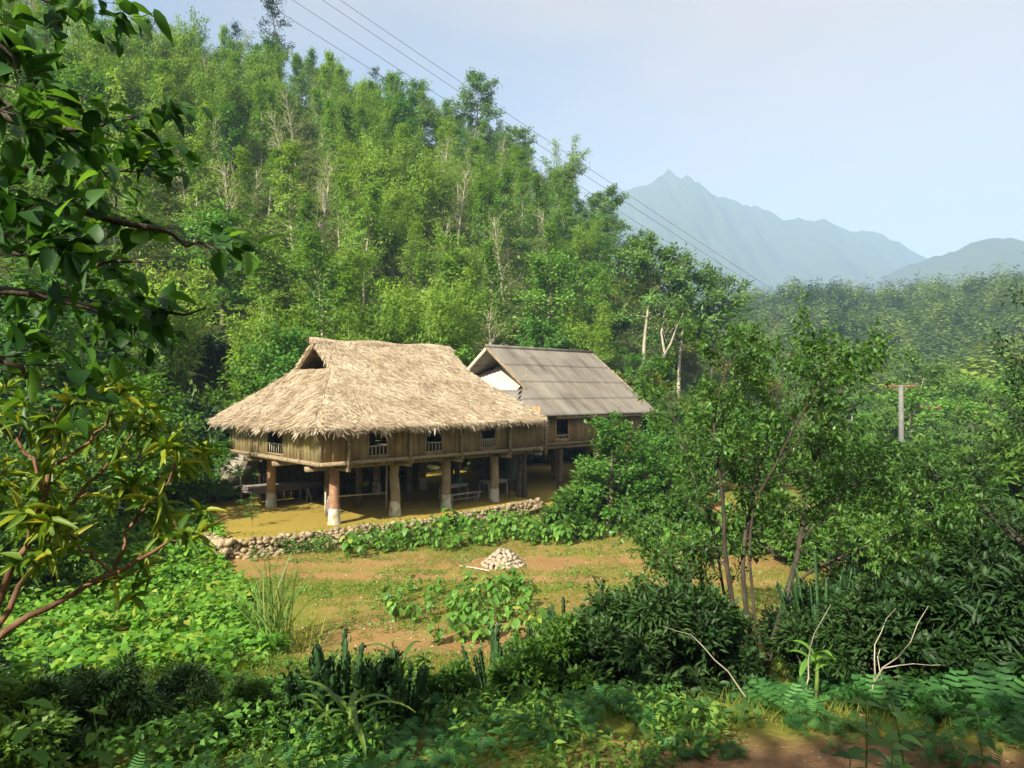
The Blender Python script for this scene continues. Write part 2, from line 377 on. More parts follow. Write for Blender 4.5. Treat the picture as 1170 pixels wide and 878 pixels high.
# ------------------------------------------------------------------ trees
def branch_pts(rg, p, d, L, n=6, curve=-.1, wig=.12):
    pts = [np.array(p, float)]; d = np.array(d, float); d /= np.linalg.norm(d)
    for i in range(n):
        d = d+rg.normal(size=3)*wig+np.array((0,0,curve)); d /= np.linalg.norm(d)
        pts.append(pts[-1]+d*L/n)
    return np.array(pts)
def tree_proto(name, seed, H, tr, base, nb, blen, elev, curve=-.08, subs=5, sublen=.4, nleaf=14, spread=.25,
               LL=.22, LW=.1, T=T_RH, lmat='leafy', bmat='bark', upl=.6, droop=0., lean=.04, leafdroop=0, twk=5, label=None, cat='tree', shape=None):
    """tapered trunk, limbs, twigs, leaf sprays round every twig"""
    rg = np.random.default_rng(seed)
    root = empty(name, label=label, cat=cat, link=False)
    tp = branch_pts(rg, (0,0,-.4), (rg.normal()*lean, rg.normal()*lean, 1), H*.97+.4, 10, .03, lean)
    wood = MB(); wood.tube(tp, np.interp(np.arange(11)/10, [0,.07,1], [tr*1.35, tr, tr*.12]), 8)
    lb = LB(); P = []; 
    for i in range(nb):
        t = base+(1-base)*(i+rg.random()*.8)/nb
        k = t*10; a = tp[int(k)]; b = tp[min(int(k)+1, 10)]; p = a+(b-a)*(k-int(k))
        az = i*2.4+rg.random()*.9
        f = (t-base)/(1-base)
        L = blen(f)*(.75+.5*rg.random())
        e = R(elev(f))+rg.normal()*.12
        d = (math.cos(az)*math.cos(e), math.sin(az)*math.cos(e), math.sin(e))
        bp = branch_pts(rg, p, d, L, 6, curve, .13)
        r0 = tr*(.45-.3*t)
        wood.tube(bp, np.linspace(r0, r0*.2, 7), 4, cap=False)
        for j in range(subs):
            q = .3+.7*(j+rg.random())/subs; kk = min(q*6, 5.99); a2 = bp[int(kk)]; b2 = bp[int(kk)+1]; pp = a2+(b2-a2)*(kk-int(kk))
            dd = nrmz((bp[-1]-bp[0])[None])[0]+rg.normal(size=3)*.75; dd[2] += .1
            sp = branch_pts(rg, pp, dd, L*sublen*(.6+.6*rg.random())*(1.15-q*.5), 3, curve*1.2, .2)
            wood.tube(sp, np.linspace(r0*.3, r0*.08, 4), 3, cap=False)
            s_ = rg.random(nleaf)*3; si = np.minimum(s_.astype(int), 2); fr = (s_-si)[:, None]
            P.append(sp[si]*(1-fr)+sp[si+1]*fr+rg.normal(size=(nleaf, 3))*spread*np.array((1,1,.6)))
    P = np.concatenate(P)
    N = len(P)
    d = rdir(rg, N); d[:, 2] = d[:, 2]*.5-leafdroop
    up = rdir(rg, N); up[:, 2] = np.abs(up[:, 2])+upl
    o_ = P*np.array((1,1,.35)); o_[:, 2] = (P[:, 2]-H*.6)*.5; up = nrmz(up)*.75+nrmz(o_)*.8
    lb.leaves(T, P, d, nrmz(up), LL*(.6+.8*rg.random(N)), LW*(.6+.8*rg.random(N)), rg)
    tro = wood.build('trunk', M[bmat], root, smooth=True, link=False)
    cro = lb.build('crown', M[lmat], root, link=False)
    return root
def bamboo_proto(name, seed, H=10, nculm=16, rad=.7, mat='bamboo', nleaf=19, LL=.40, LW=.12, spread=.34, arch=.5, label=None):
    rg = np.random.default_rng(seed)
    root = empty(name, label=label, cat='bamboo', link=False)
    wood = MB(); P = []; D = []
    for i in range(nculm):
        az = rg.random()*2*PI; r = rad*math.sqrt(rg.random())
        h = H*(.6+.45*rg.random()); lean = .06+.16*rg.random()
        pts = branch_pts(rg, (math.cos(az)*r, math.sin(az)*r, -.3), (math.cos(az)*lean, math.sin(az)*lean, 1), h*.62, 6, .0, .03)
        d0 = pts[-1]-pts[-2]; d0 = d0+np.array((math.cos(az), math.sin(az), 0))*.12*arch
        top = branch_pts(rg, pts[-1], d0, h*.42, 7, -.11*arch*1.6, .07)
        cp = np.concatenate([pts, top[1:]])
        wood.tube(cp, np.linspace(.055, .01, len(cp)), 4, cap=False)
        n = 26
        for j in range(n):
            q = .25+.75*(j+rg.random())/n; k = min(q*(len(cp)-1), len(cp)-1.01); c = cp[int(k)]+(cp[int(k)+1]-cp[int(k)])*(k-int(k))
            a2 = rg.random()*2*PI; bl = (1.35-.75*q)*(.5+.5*rg.random())*1.0
            e = c+np.array((math.cos(a2)*bl, math.sin(a2)*bl, .12-.25*bl))
            s_ = rg.random((nleaf, 1))
            P.append(c+(e-c)*s_+rg.normal(size=(nleaf, 3))*spread*np.array((.8,.8,.7)))
            dd = np.tile(e-c, (nleaf, 1))+rg.normal(size=(nleaf, 3))*.6; dd[:, 2] -= .35; D.append(dd)
    P = np.concatenate(P); D = np.concatenate(D); N = len(P)
    lb = LB(); up = rdir(rg, N); up[:, 2] = abs(up[:, 2])+.5; o_ = P*np.array((1,1,0)); up = nrmz(up)*.75+nrmz(o_)*.75
    lb.leaves(T_RH, P, D, nrmz(up), LL*(.6+.8*rg.random(N)), LW*(.6+.8*rg.random(N)), rg)
    wood.build('culms', M['culm'], root, link=False); lb.build('foliage', M[mat], root, link=False)
    return root
def bare_proto(name, seed, H=8):
    rg = np.random.default_rng(seed)
    root = empty(name, cat='tree', link=False)
    wood = MB(); tp = branch_pts(rg, (0,0,-.4), (0,0,1), H+.4, 10, .02, .06)
    wood.tube(tp, np.linspace(.13, .02, 11), 6)
    P = []
    for i in range(26):
        t = .25+.75*i/26; p = tp[int(t*9.99)]
        az = rg.random()*6.28; e = R(50+20*rg.random())
        L = (1.3-.6*t)*H*.2
        bp = branch_pts(rg, p, (math.cos(az)*math.cos(e), math.sin(az)*math.cos(e), math.sin(e)), L, 5, .02, .18)
        wood.tube(bp, np.linspace(.04, .012, 6), 4, cap=False)
        for j in range(5):
            q = bp[1+j % 5]; dd = rg.normal(size=3)*.6+nrmz((bp[-1]-bp[0])[None])[0]
            sp = branch_pts(rg, q, dd, L*.5, 3, .02, .2); wood.tube(sp, np.linspace(.02, .008, 4), 3, cap=False)
            P.append(sp[-1]+rg.normal(size=(5, 3))*.2)
    P = np.concatenate(P); lb = LB(); N = len(P)
    lb.leaves(T_RH, P, rdir(rg, N), rdir(rg, N, .8), .22, .1, rg)
    wood.build('trunk', M['palebark'], root, link=False); lb.build('crown', M['bamboo'], root, link=False)
    return root
def shrub_proto(name, seed, rad=1.3, H=1.8, n=2600, LL=.16, LW=.09, mat='shrub', T=T_BENT, cat='shrub', stems=9, clumps=22, low=.1):
    rg = np.random.default_rng(seed)
    root = empty(name, cat=cat, link=False)
    wood = MB(); P = []; D = []
    cl = []
    for i in range(clumps):
        az = rg.random()*6.28; el = math.asin(rg.random()**.8); rr = rad*(.55+.5*rg.random())
        c = np.array((math.cos(az)*math.cos(el)*rr, math.sin(az)*math.cos(el)*rr, low*H+math.sin(el)*(H*(.72+.3*rg.random()))))
        cl.append(c)
        if i < stems*2:
            wood.tube(np.array([(0,0,-.25), c*np.array((.35,.35,.5)), c]), [.035, .02, .008], 4, cap=False)
    m = n//clumps
    for c in cl:
        rr = rad*(.16+.20*rg.random()**1.5)
        q = rdir(rg, m)*(rg.random((m, 1))**.45)*rr*np.array((1.15, 1.15, .8))
        P.append(c+q); dd = q*2/rr+c/rad*.7+rg.normal(size=(m, 3))*.6; dd[:, 2] -= .25; D.append(dd)
    for i in range(16):
        c = cl[rg.integers(len(cl))]*(.8+.2*rg.random()); dd = nrmz((c/np.array((rad, rad, H))+np.array((0,0,.8))+rg.normal(size=3)*.35)[None])[0]; L_ = rad*(.35+.35*rg.random())
        sp = branch_pts(rg, c, dd, L_, 4, -.05, .12); wood.tube(sp, np.linspace(.008, .003, 5), 3, cap=False)
        k_ = 22; s_ = rg.uniform(.5, 4, k_); si = np.minimum(s_.astype(int), 3); P.append(sp[si]+(sp[si+1]-sp[si])*(s_-si)[:, None]+rg.normal(size=(k_, 3))*.03); q_ = rdir(rg, k_)+dd*.6; D.append(q_)
    P = np.concatenate(P); D = np.concatenate(D); P[:, 2] = np.maximum(P[:, 2], .02); N = len(P)
    lb = LB(); up = rdir(rg, N); up[:, 2] = abs(up[:, 2])+.7; o_ = P/np.array((rad, rad, H)); up = nrmz(up)*.8+nrmz(o_)*.7
    lb.leaves(T, P, D, nrmz(up), LL*(.6+.8*rg.random(N)), LW*(.6+.8*rg.random(N)), rg)
    wood.build('stems', M['darkbark'], root, link=False); lb.build('foliage', M[mat], root, link=False)
    return root

# labels for repeats --------------------------------------------------------
ORD = ['first','second','third','fourth','fifth','sixth','seventh','eighth','ninth','tenth','eleventh','twelfth','thirteenth','fourteenth','fifteenth','sixteenth','seventeenth','eighteenth','nineteenth','twentieth']
def ordn(i):
    if i < 20: return ORD[i]
    if i >= 99: return 'hundred-and-'+ordn(i-100) if i > 99 else 'hundredth'
    t = ['twenty','thirty','forty','fifty','sixty','seventy','eighty','ninety'][(i+1)//10-2]
    return t+('-'+ORD[(i+1) % 10-1] if (i+1) % 10 else '')
PENDING = []      # (object, description, where)
def later(o, desc, where): PENDING.append((o, desc, where))
def screenx(o):
    return 585+800*o.location.x/max(o.location.y, .5)
def finish_labels():
    d = {}
    for o, a, w in PENDING: d.setdefault((a, w), []).append(o)
    for (a, w), os_ in d.items():
        os_.sort(key=screenx)
        if len(os_) == 1: os_[0]['label'] = f'{a} {w}'
        else:
            for i, o in enumerate(os_):
                n = 'leftmost' if i == 0 else 'rightmost' if i == len(os_)-1 else ordn(i)+' from left'
                o['label'] = f'{a} {w}, {n}'
def inst(proto, loc, rz, s, tilt=0.):
    o = copy_tree(proto)
    o.location = loc; o.rotation_euler = (random.uniform(-tilt, tilt), random.uniform(-tilt, tilt), rz)
    o.scale = s if isinstance(s, tuple) else (s, s, s)
    return o

# ================================================================== SETTING
def axis(lo, a, b, hi, step, g, g2=None):
    mid = np.arange(a, b+step/2, step)
    r = [b]; st = step
    while r[-1] < hi: st *= g; r.append(r[-1]+st)
    l = [a]; st = step
    while l[-1] > lo: st *= (g2 or g); l.append(l[-1]-st)
    return np.concatenate([np.array(l[1:])[::-1], mid, np.array(r[1:])])
gx = axis(-2800, -24, 34, 3300, .3, 1.017, 1.04); gy = axis(-400, 3, 44, 4200, .26, 1.0266)
XX, YY = np.meshgrid(gx, gy); ZZ = gz(XX, YY)
nx, ny = len(gx), len(gy)
import bisect
GXL, GYL, GZL = gx.tolist(), gy.tolist(), ZZ.tolist()
def ground(x, y):
    i = min(max(bisect.bisect_right(GXL, x)-1, 0), nx-2); j = min(max(bisect.bisect_right(GYL, y)-1, 0), ny-2)
    a = (x-GXL[i])/(GXL[i+1]-GXL[i]); b = (y-GYL[j])/(GYL[j+1]-GYL[j])
    return (GZL[j][i]*(1-a)+GZL[j][i+1]*a)*(1-b)+(GZL[j+1][i]*(1-a)+GZL[j+1][i+1]*a)*b
idx = np.arange(nx*ny).reshape(ny, nx)
F = np.stack([idx[:-1, :-1], idx[:-1, 1:], idx[1:, 1:], idx[1:, :-1]], -1).reshape(-1, 4)
U_, V_ = xy2uv(XX, YY)
hn = fbm(XX/3, YY/3, 4, 61)
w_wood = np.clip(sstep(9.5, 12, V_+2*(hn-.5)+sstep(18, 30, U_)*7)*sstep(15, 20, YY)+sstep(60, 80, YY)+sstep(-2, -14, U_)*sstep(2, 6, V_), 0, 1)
w_moss = sstep(-.3, .15, V_-wall_v(U_)+.35*(hn-.5))*sstep(-4.3, -3.0, U_+1.2*(hn-.5))*(1-sstep(22, 28, U_))*(1-w_wood)
w_moss = np.where(V_ < 10.5, w_moss, 0)
# open soil and turf bands in the garden
turf = .66+.9*(fbm(XX/2.2, YY/2.2, 4, 71)-.5)
turf = turf+.55*sstep(.25, 0, np.abs(YY-19.0-.05*XX)/4)-.9*sstep(1, 0, np.abs(YY-19.9+.06*XX)/.7)+sstep(14.5, 12, YY)*.45*np.maximum(sstep(-2.2,-4.2,XX), sstep(.2,1.5,XX))+sstep(11.5,9.5,YY)*.4-.75*sstep(2.2, 0, np.abs(YY-14.6))*sstep(-4.5, -2.5, XX)*sstep(2.5, .5, XX)
turf = turf-.7*sstep(1.4, .2, np.abs(YY-21.9+.03*XX))
turf = np.where(XX < -4.5, turf+.25, turf)
pthw = sstep(.95, .3, np.abs(YY-(6.0+.13*(XX-2)+.35*np.sin(XX*.8)))+.8*(fbm(XX/.9, YY/.9, 3, 81)-.5))*sstep(-.5, 1.5, XX)
cut = sstep(15, 7, np.hypot((XX-108)/1.6, YY-250)+9*(fbm(XX/6, YY/6, 3, 91)-.5))
def spot(px, Y, r, k=.5): 
    x = (px-585)/800*Y; return sstep(r, r*.4, np.hypot(XX-x, YY-Y)+r*k*(hn-.5)*2)
cut = np.maximum.reduce([cut, spot(1113, 34, 3.2), spot(820, 32, 2.2)*.8, spot(178, 42, 1.5), spot(760, 62, 3.4), spot(720, 58, 2.5), spot(660, 47, 2)])
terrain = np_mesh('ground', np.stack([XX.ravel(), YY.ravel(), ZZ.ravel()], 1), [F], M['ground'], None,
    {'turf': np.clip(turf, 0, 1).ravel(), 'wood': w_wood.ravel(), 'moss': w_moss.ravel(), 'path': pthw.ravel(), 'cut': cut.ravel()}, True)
tag(terrain, 'reddish garden soil, mossy terrace, dirt path, steep hillsides and far mountains', 'terrain', kind='structure')

# ---- light
SUN_EL, SUN_AZ = 37, None
sd = np.array((-.55, -.835))      # horizontal direction towards the sun
sd = sd/np.linalg.norm(sd)
sun_az = math.atan2(sd[0], sd[1])   # clockwise from +Y
w = bpy.data.worlds.new('World'); sc.world = w; w.use_nodes = True
n = w.node_tree.nodes; l = w.node_tree.links; n.clear()
out = n.new('ShaderNodeOutputWorld'); bg = n.new('ShaderNodeBackground')
sky = n.new('ShaderNodeTexSky'); sky.sky_type = 'NISHITA'; sky.sun_disc = False
sky.sun_elevation = R(SUN_EL); sky.sun_rotation = sun_az; sky.air_density = 1.15; sky.dust_density = 1.0; sky.ozone_density = 1.6
# thin high cloud veil
tc = n.new('ShaderNodeTexCoord'); mp = n.new('ShaderNodeMapping'); mp.inputs['Scale'].default_value = (1.2, 1.2, 3.5); l.new(tc.outputs['Generated'], mp.inputs[0])
v = noise(n, l, 1.6, 5, mp.outputs[0], .5)
sx = n.new('ShaderNodeSeparateXYZ'); l.new(tc.outputs['Generated'], sx.inputs[0])
veil = math_(n, l, 'ADD', math_(n, l, 'MULTIPLY', math_(n, l, 'SUBTRACT', v, .42), 1.6), math_(n, l, 'MULTIPLY', sx.outputs[0], .85))
veil = math_(n, l, 'ADD', veil, .40); veil = math_(n, l, 'MINIMUM', math_(n, l, 'MAXIMUM', veil, .12), .85)
dp = n.new('ShaderNodeVectorMath'); dp.operation = 'DOT_PRODUCT'; l.new(tc.outputs['Generated'], dp.inputs[0])
dp.inputs[1].default_value = (sd[0]*math.cos(R(SUN_EL)), sd[1]*math.cos(R(SUN_EL)), math.sin(R(SUN_EL)))
glow = math_(n, l, 'POWER', math_(n, l, 'MAXIMUM', dp.outputs['Value'], 0), 1.3, True)
vc = mixc(n, l, glow, (5.3, 4.2, 3.35), (13.0, 12.4, 11.4))
c = mixc(n, l, veil, sky.outputs[0], vc)
l.new(c, bg.inputs[0]); bg.inputs[1].default_value = .061
l.new(bg.outputs[0], out.inputs[0])
ld = bpy.data.lights.new('sun', 'SUN'); ld.energy = 5.0; ld.angle = R(.53); ld.color = (1, .93, .80)
lo = bpy.data.objects.new('sun', ld); COL.objects.link(lo)
from mathutils import Vector
sv = Vector((sd[0]*math.cos(R(SUN_EL)), sd[1]*math.cos(R(SUN_EL)), math.sin(R(SUN_EL))))
lo.rotation_euler = sv.to_track_quat('Z', 'Y').to_euler(); lo.location = (-20, -30, 40)

# ---- camera
cd = bpy.data.cameras.new('camera'); cd.sensor_width = 36; cd.lens = 36*800/1170; cd.clip_end = 9000; cd.clip_start = .05
cam = bpy.data.objects.new('camera', cd); COL.objects.link(cam); cam.location = (0, 0, CZ); cam.rotation_euler = (R(90+.64), 0, 0)
sc.camera = cam

# ---- air
HZ = 0.00041
bm = MB(); bm.box(-2990, 3490, -590, 4390, -30, 835)
hz = bm.build('haze', None); tag(hz, 'pale blue morning haze filling the valley', 'haze', kind='stuff')
hm, n, l, out = newmat('haze_air')
pv = n.new('ShaderNodeVolumePrincipled'); pv.inputs['Color'].default_value = (.46, .69, 1.0, 1); pv.inputs['Density'].default_value = HZ; pv.inputs['Anisotropy'].default_value = -.15
l.new(pv.outputs[0], out.inputs['Volume']); hz.data.materials.append(hm); hz.display_type = 'WIRE'

# ================================================================== THATCHED STILT HOUSE
HZR = math.atan2(UY, UX)
def house_empty(name, label): return empty(name, (AX, AY, 0), HZR, label, 'house')
def footed_post(parent, u, v, ztop, r, mat, white=True, wh=.56):
    m = MB(); zs = np.array([wh if white else -.2, 1.0, 1.5, ztop]); rr = np.array([r*1.02, r, r*.97, r*.95])
    wob = np.random.default_rng(int(abs(u*100+v*10)))
    m.tube(np.stack([u+wob.normal(size=4)*.022, v+wob.normal(size=4)*.022, zs], 1), rr, 14)
    p = m.build('post', mat, parent, True)
    if white:
        m = MB(); m.tube(np.array([(u, v, -.15), (u, v, .02), (u, v, .25), (u, v, wh+.002)]), [r*1.32, r*1.28, r*1.15, r*1.06], 14)
        m.build('footing', M['lime'], p, True)
    return p
def wall_run(parent, name, a, b, z0, z1, openings, mat, bw=.28, th=.05, gap=.012, nrm=1):
    """boarded wall from a to b (uv), openings: list of (s0,s1,zs0,zs1)"""
    a = np.array(a, float); b = np.array(b, float); L = np.linalg.norm(b-a); d = (b-a)/L
    nn = np.array((-d[1], d[0]))
    m = MB(); rg = np.random.default_rng(int(L*97+z0*31))
    def bx(s0, s1, q0, q1, off):
        r = rg.random()
        V = []
        for z in (q0, q1):
            for t in (off-th/2, off+th/2):
                for s in (s0, s1): p = a+d*s+nn*t; V.append((p[0], p[1], z))
        m.add(V, [np.array([(0,2,3,1),(4,5,7,6),(0,1,5,4),(2,6,7,3),(0,4,6,2),(1,3,7,5)])], r)
    s = 0
    ed = sorted(set([0, L]+[x for o in openings for x in o[:2]]))
    for s0, s1 in zip(ed[:-1], ed[1:]):
        op = [o for o in openings if o[0] <= s0+1e-4 and o[1] >= s1-1e-4]
        k = max(1, round((s1-s0)/bw)); w_ = (s1-s0)/k
        for i in range(k):
            off = rg.normal()*.006
            if op:
                bx(s0+i*w_+gap/2, s0+(i+1)*w_-gap/2, z0, op[0][2], off)
                if op[0][3] < z1-.02: bx(s0+i*w_+gap/2, s0+(i+1)*w_-gap/2, op[0][3], z1, off)
            else: bx(s0+i*w_+gap/2, s0+(i+1)*w_-gap/2, z0+rg.normal()*.012, z1, off)
    return m.build(name, mat, parent)
def window(parent, c, d, w_, z0, z1, mat, nb=5, railh=.36, name='window'):
    """frame round an opening, rail and balusters in its lower part"""
    c = np.array(c, float); d = np.array(d, float); d /= np.linalg.norm(d); m = MB(); t = .055
    l_ = c-d*w_/2; r_ = c+d*w_/2
    def P(p, z): return (p[0], p[1], z)
    m.bar(P(l_, z0-.03), P(l_, z1+.03), t, .075, up=(d[0], d[1], 0)); m.bar(P(r_, z0-.03), P(r_, z1+.03), t, .075, up=(d[0], d[1], 0))
    m.bar(P(l_-d*.06, z0), P(r_+d*.06, z0), .085, t); m.bar(P(l_-d*.03, z1), P(r_+d*.03, z1), .085, t)
    o = m.build(name, mat, parent)
    m = MB(); zr = z0+railh
    m.bar(P(l_+d*.03, zr), P(r_-d*.03, zr), .04, .035)
    for i in range(nb):
        p = l_+d*w_*(i+1)/(nb+1); m.tube(np.array([P(p, z0+.02), P(p, zr)]), .017, 6)
    m.build('balustrade', M['palewood'], o)
    return o
H1 = house_empty('stilt_house', 'wooden stilt house with shaggy straw-thatched roof standing on thick clay posts')
PU = [0, 2.55, 5.0, 7.6]
for i, u in enumerate(PU):
    p = footed_post(H1, u, 0, 1.93, .185, M['redclay'] if i == 0 else M['dullclay'])
    if i == 0: p['label'] = 'corner post with red-brown flaking plaster above the whitewash'
    footed_post(H1, u, 5.2, 1.93, .17 if i else .185, M['clay'] if i == 0 else M['dullclay'])
for v in (0.4, 3.0, 5.6): footed_post(H1, 9.45, v, 2.0, .12, M['darktimber'], False)
for u in PU[1:]: footed_post(H1, u, 2.6, 1.93, .13, M['darktimber'], False)
FU0, FU1, FV0, FV1 = -.95, 9.6, -.85, 6.9
# beams under the floor
for v in (0, 2.6, 5.2):
    m = MB(); m.bar((-1.12, v, 2.02), (9.85, v, 2.02), .15, .17); m.build('floor_beam', M['timber'], H1)
for u in PU+[9.45]:
    m = MB(); m.bar((u+.02, -1.04, 2.17), (u+.02, 7.0, 2.17), .13, .13, up=(0,0,1)); m.build('floor_joist', M['timber'], H1)
    m = MB(); m.bar((u, -1.02, 1.99), (u, .25, 1.99), .12, .12); m.build('bracket', M['timber'], H1)
m = MB(); k = 44
for i in range(k):
    v0 = FV0-.09+(FV1-FV0+.18)*i/k; m.box(FU0-.12-random.random()*.06, FU1+.1, v0, v0+(FV1-FV0+.18)/k-.012, 2.245, 2.30)
m.build('floor_deck', M['timber'], H1)
m = MB(); m.bar((FU0-.12, FV0-.11, 2.235), (FU1+.12, FV0-.11, 2.235), .06, .12); m.bar((FU0-.14, FV0-.1, 2.235), (FU0-.14, FV1+.25, 2.235), .06, .12)
m.build('rim_joist', M['timber'], H1)
WZ = 3.75
wz0, wz1 = 2.62, 3.5
wins = [(c-FU0-.4, c-FU0+.4, 2.42, 3.6) for c in (1.25, 3.75, 6.5)]
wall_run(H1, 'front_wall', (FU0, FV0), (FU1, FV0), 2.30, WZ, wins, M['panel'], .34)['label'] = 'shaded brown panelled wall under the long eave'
for c in (1.25, 3.75, 6.5):
    window(H1, (c, FV0-.01), (1, 0), .8, 2.42, 3.6, M['timber'], 4 if c < 6 else 7, .34)
lw = [(FV1-3.4, FV1-2.05, 2.38, 3.7)]
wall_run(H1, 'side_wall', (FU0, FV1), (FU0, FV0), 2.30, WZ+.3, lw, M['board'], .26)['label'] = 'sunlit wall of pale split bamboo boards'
window(H1, (FU0-.01, 2.725), (0, 1), 1.35, 2.38, 3.7, M['timber'], 6, .38)
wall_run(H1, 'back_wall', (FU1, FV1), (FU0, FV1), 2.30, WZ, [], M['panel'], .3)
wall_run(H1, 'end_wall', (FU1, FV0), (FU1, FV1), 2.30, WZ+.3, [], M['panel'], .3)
for u in PU+[9.75]:
    m = MB(); m.bar((u, -1.0, 1.93), (u, -1.0, 3.62), .10, .10, up=(0,1,0)); m.build('veranda_stud', M['timber'], H1)
for vv_ in (FV0, .6, 4.8, FV1):
    m = MB(); m.bar((FU0-.03, vv_, 2.28), (FU0-.03, vv_, 3.9), .09, .09, up=(0,1,0)); m.build('wall_stud', M['timber'], H1)

# --- thatch surface
E0, E1, G0, G1 = -1.65, 9.6, -1.55, 7.9
VR = 3.15; ZE, ZR = 3.52, 6.74; RU0, RU1 = .87, 7.4
def slope(d, D, rise): 
    t = np.clip(d/D, 0, 1); return rise*(t**1.12*.9+t*.1)
def z_fb(u, v): return np.where(v < VR, ZE+slope(v-G0, VR-G0, ZR-ZE), ZE+slope(G1-v, G1-VR, ZR-ZE))
HR = 2.1; HD = RU0-.1-E0
def z_l(u, v): return ZE+slope(u-E0, HD, HR)
def z_r(u, v): return ZE+slope(E1-u, E1-RU1-.1, HR)
def sagn(u, v): return .07*(fbm(u*.9+9, v*.9+9, 3, 17)-.5)+.04*(fbm(u*4, v*4, 2, 19)-.5)
def roof_z(u, v):
    z = z_fb(u, v)
    z = np.where(u <= RU0-.1+1e-6, np.minimum(z, z_l(u, v)), z)
    z = np.where(u >= RU1+.1-1e-6, np.minimum(z, z_r(u, v)), z)
    # soften corners
    return z+sagn(u, v)
def rc(u, v):   # rounded eave corners
    return u, v
gu = np.unique(np.concatenate([np.linspace(E0, RU0-.1, 26), np.linspace(RU0-.0999, RU1+.0999, 60), np.linspace(RU1+.1, E1, 26)]))
gv = np.unique(np.concatenate([np.linspace(G0, VR, 34), np.linspace(VR, G1, 34)]))
UU, VV = np.meshgrid(gu, gv); ZZr = roof_z(UU, VV)
# pull corners in a little so the eave line is rounded
def corner(UU, VV):
    du0 = np.minimum(UU-E0, E1-UU); dv0 = np.minimum(VV-G0, G1-VV); r = 1.1
    k = np.clip((r-du0)/r, 0, 1)*np.clip((r-dv0)/r, 0, 1)
    sx_ = np.where(UU < 4, 1, -1); sy_ = np.where(VV < VR, 1, -1)
    return UU+sx_*.32*k**1.5, VV+sy_*.32*k**1.5
UC, VC = corner(UU, VV)
top = np.stack([UC.ravel(), VC.ravel(), ZZr.ravel()], 1)
a_, b_ = UU.shape; ii = np.arange(a_*b_).reshape(a_, b_)
Fq = np.stack([ii[:-1, :-1], ii[:-1, 1:], ii[1:, 1:], ii[1:, :-1]], -1).reshape(-1, 4)
jump = np.abs(ZZr.ravel()[Fq].max(1)-ZZr.ravel()[Fq].min(1)); wd = np.ptp(UU.ravel()[Fq], axis=1)
Fq = Fq[~(wd < .01)]       # leave the gablet ends open
roof = np_mesh('roof', top, [Fq], M['strawbase'], H1, {'rnd': rng.random(len(top))}, True)
sm = roof.modifiers.new('thickness', 'SOLIDIFY'); sm.thickness = .2; sm.offset = -1
roof['label'] = 'shaggy pale straw thatch with open triangular gablets at both ends'
# --- loose straw over it
def straw_layer(N, seed):
    rg = np.random.default_rng(seed)
    u = rg.uniform(E0, E1, N); v = rg.uniform(G0, G1, N)
    e = .02; z = roof_z(u, v)
    gu_ = (roof_z(u+e, v)-roof_z(u-e, v))/(2*e); gv_ = (roof_z(u, v+e)-roof_z(u, v-e))/(2*e)
    ok = (np.abs(gu_) < 2.5) & (np.abs(gv_) < 2.5); u, v, z, gu_, gv_ = u[ok], v[ok], z[ok], gu_[ok], gv_[ok]
    n_ = nrmz(np.stack([-gu_, -gv_, np.ones_like(gu_)], 1))
    g = np.stack([gu_, gv_], 1); gl = np.linalg.norm(g, axis=1, keepdims=True)+1e-6; h = -g/gl
    d = nrmz(np.stack([h[:, 0], h[:, 1], -gl[:, 0]], 1)+rg.normal(size=(len(u), 3))*.20+n_*rg.uniform(.0, .22, (len(u), 1)))
    uc, vc = corner(u, v)
    P = np.stack([uc, vc, z], 1)+n_*rg.uniform(-.01, .05, (len(u), 1))
    return P, d, n_, rg
T_STR = (np.array([(0,.5,0),(0,-.5,0),(.6,-.45,.0),(.6,.45,0),(1,-.12,-.04),(1,.12,-.04)], float), [np.array([(0,1,2,3),(3,2,4,5)])])
lb = LB()
P, d, n_, rg = straw_layer(250000, 5)
Ls = .14+.26*rg.random(len(P)); lb.leaves(T_STR, P, d, nrmz(n_+rg.normal(size=P.shape)*.6), Ls, .006+.012*rg.random(len(P)), rg)
# eave fringe
K = 5200; rg = np.random.default_rng(9); t = rg.random(K)*2*((E1-E0)+(G1-G0)); a = E1-E0; b = G1-G0
u = np.where(t < a, E0+t, np.where(t < a+b, E1, np.where(t < 2*a+b, E0+t-a-b, E0))); v = np.where(t < a, G0, np.where(t < a+b, G0+t-a, np.where(t < 2*a+b, G1, G0+t-2*a-b)))
ox = np.where(u <= E0+1e-6, -1, np.where(u >= E1-1e-6, 1, 0)); oy = np.where(v <= G0+1e-6, -1, np.where(v >= G1-1e-6, 1, 0))
uc, vc = corner(u-ox*.12*rg.random(K), v-oy*.12*rg.random(K)); zz = roof_z(u-ox*.02, v-oy*.02)-rg.random(K)*.10
d = np.stack([ox*.55, oy*.55, -np.ones(K)*.75], 1)+rg.normal(size=(K, 3))*.28
clump = .6+1.5*np.maximum(fbm(u*1.8, v*1.8, 3, 77)-.35, 0)+.5*(rng.random(K) < .06)
lb.leaves(T_STR, np.stack([uc, vc, zz], 1), d, nrmz(np.stack([ox, oy, .6*np.ones(K)], 1)+rg.normal(size=(K, 3))*.3), (.12+.26*rg.random(K))*clump, .018+.028*rg.random(K), rg)
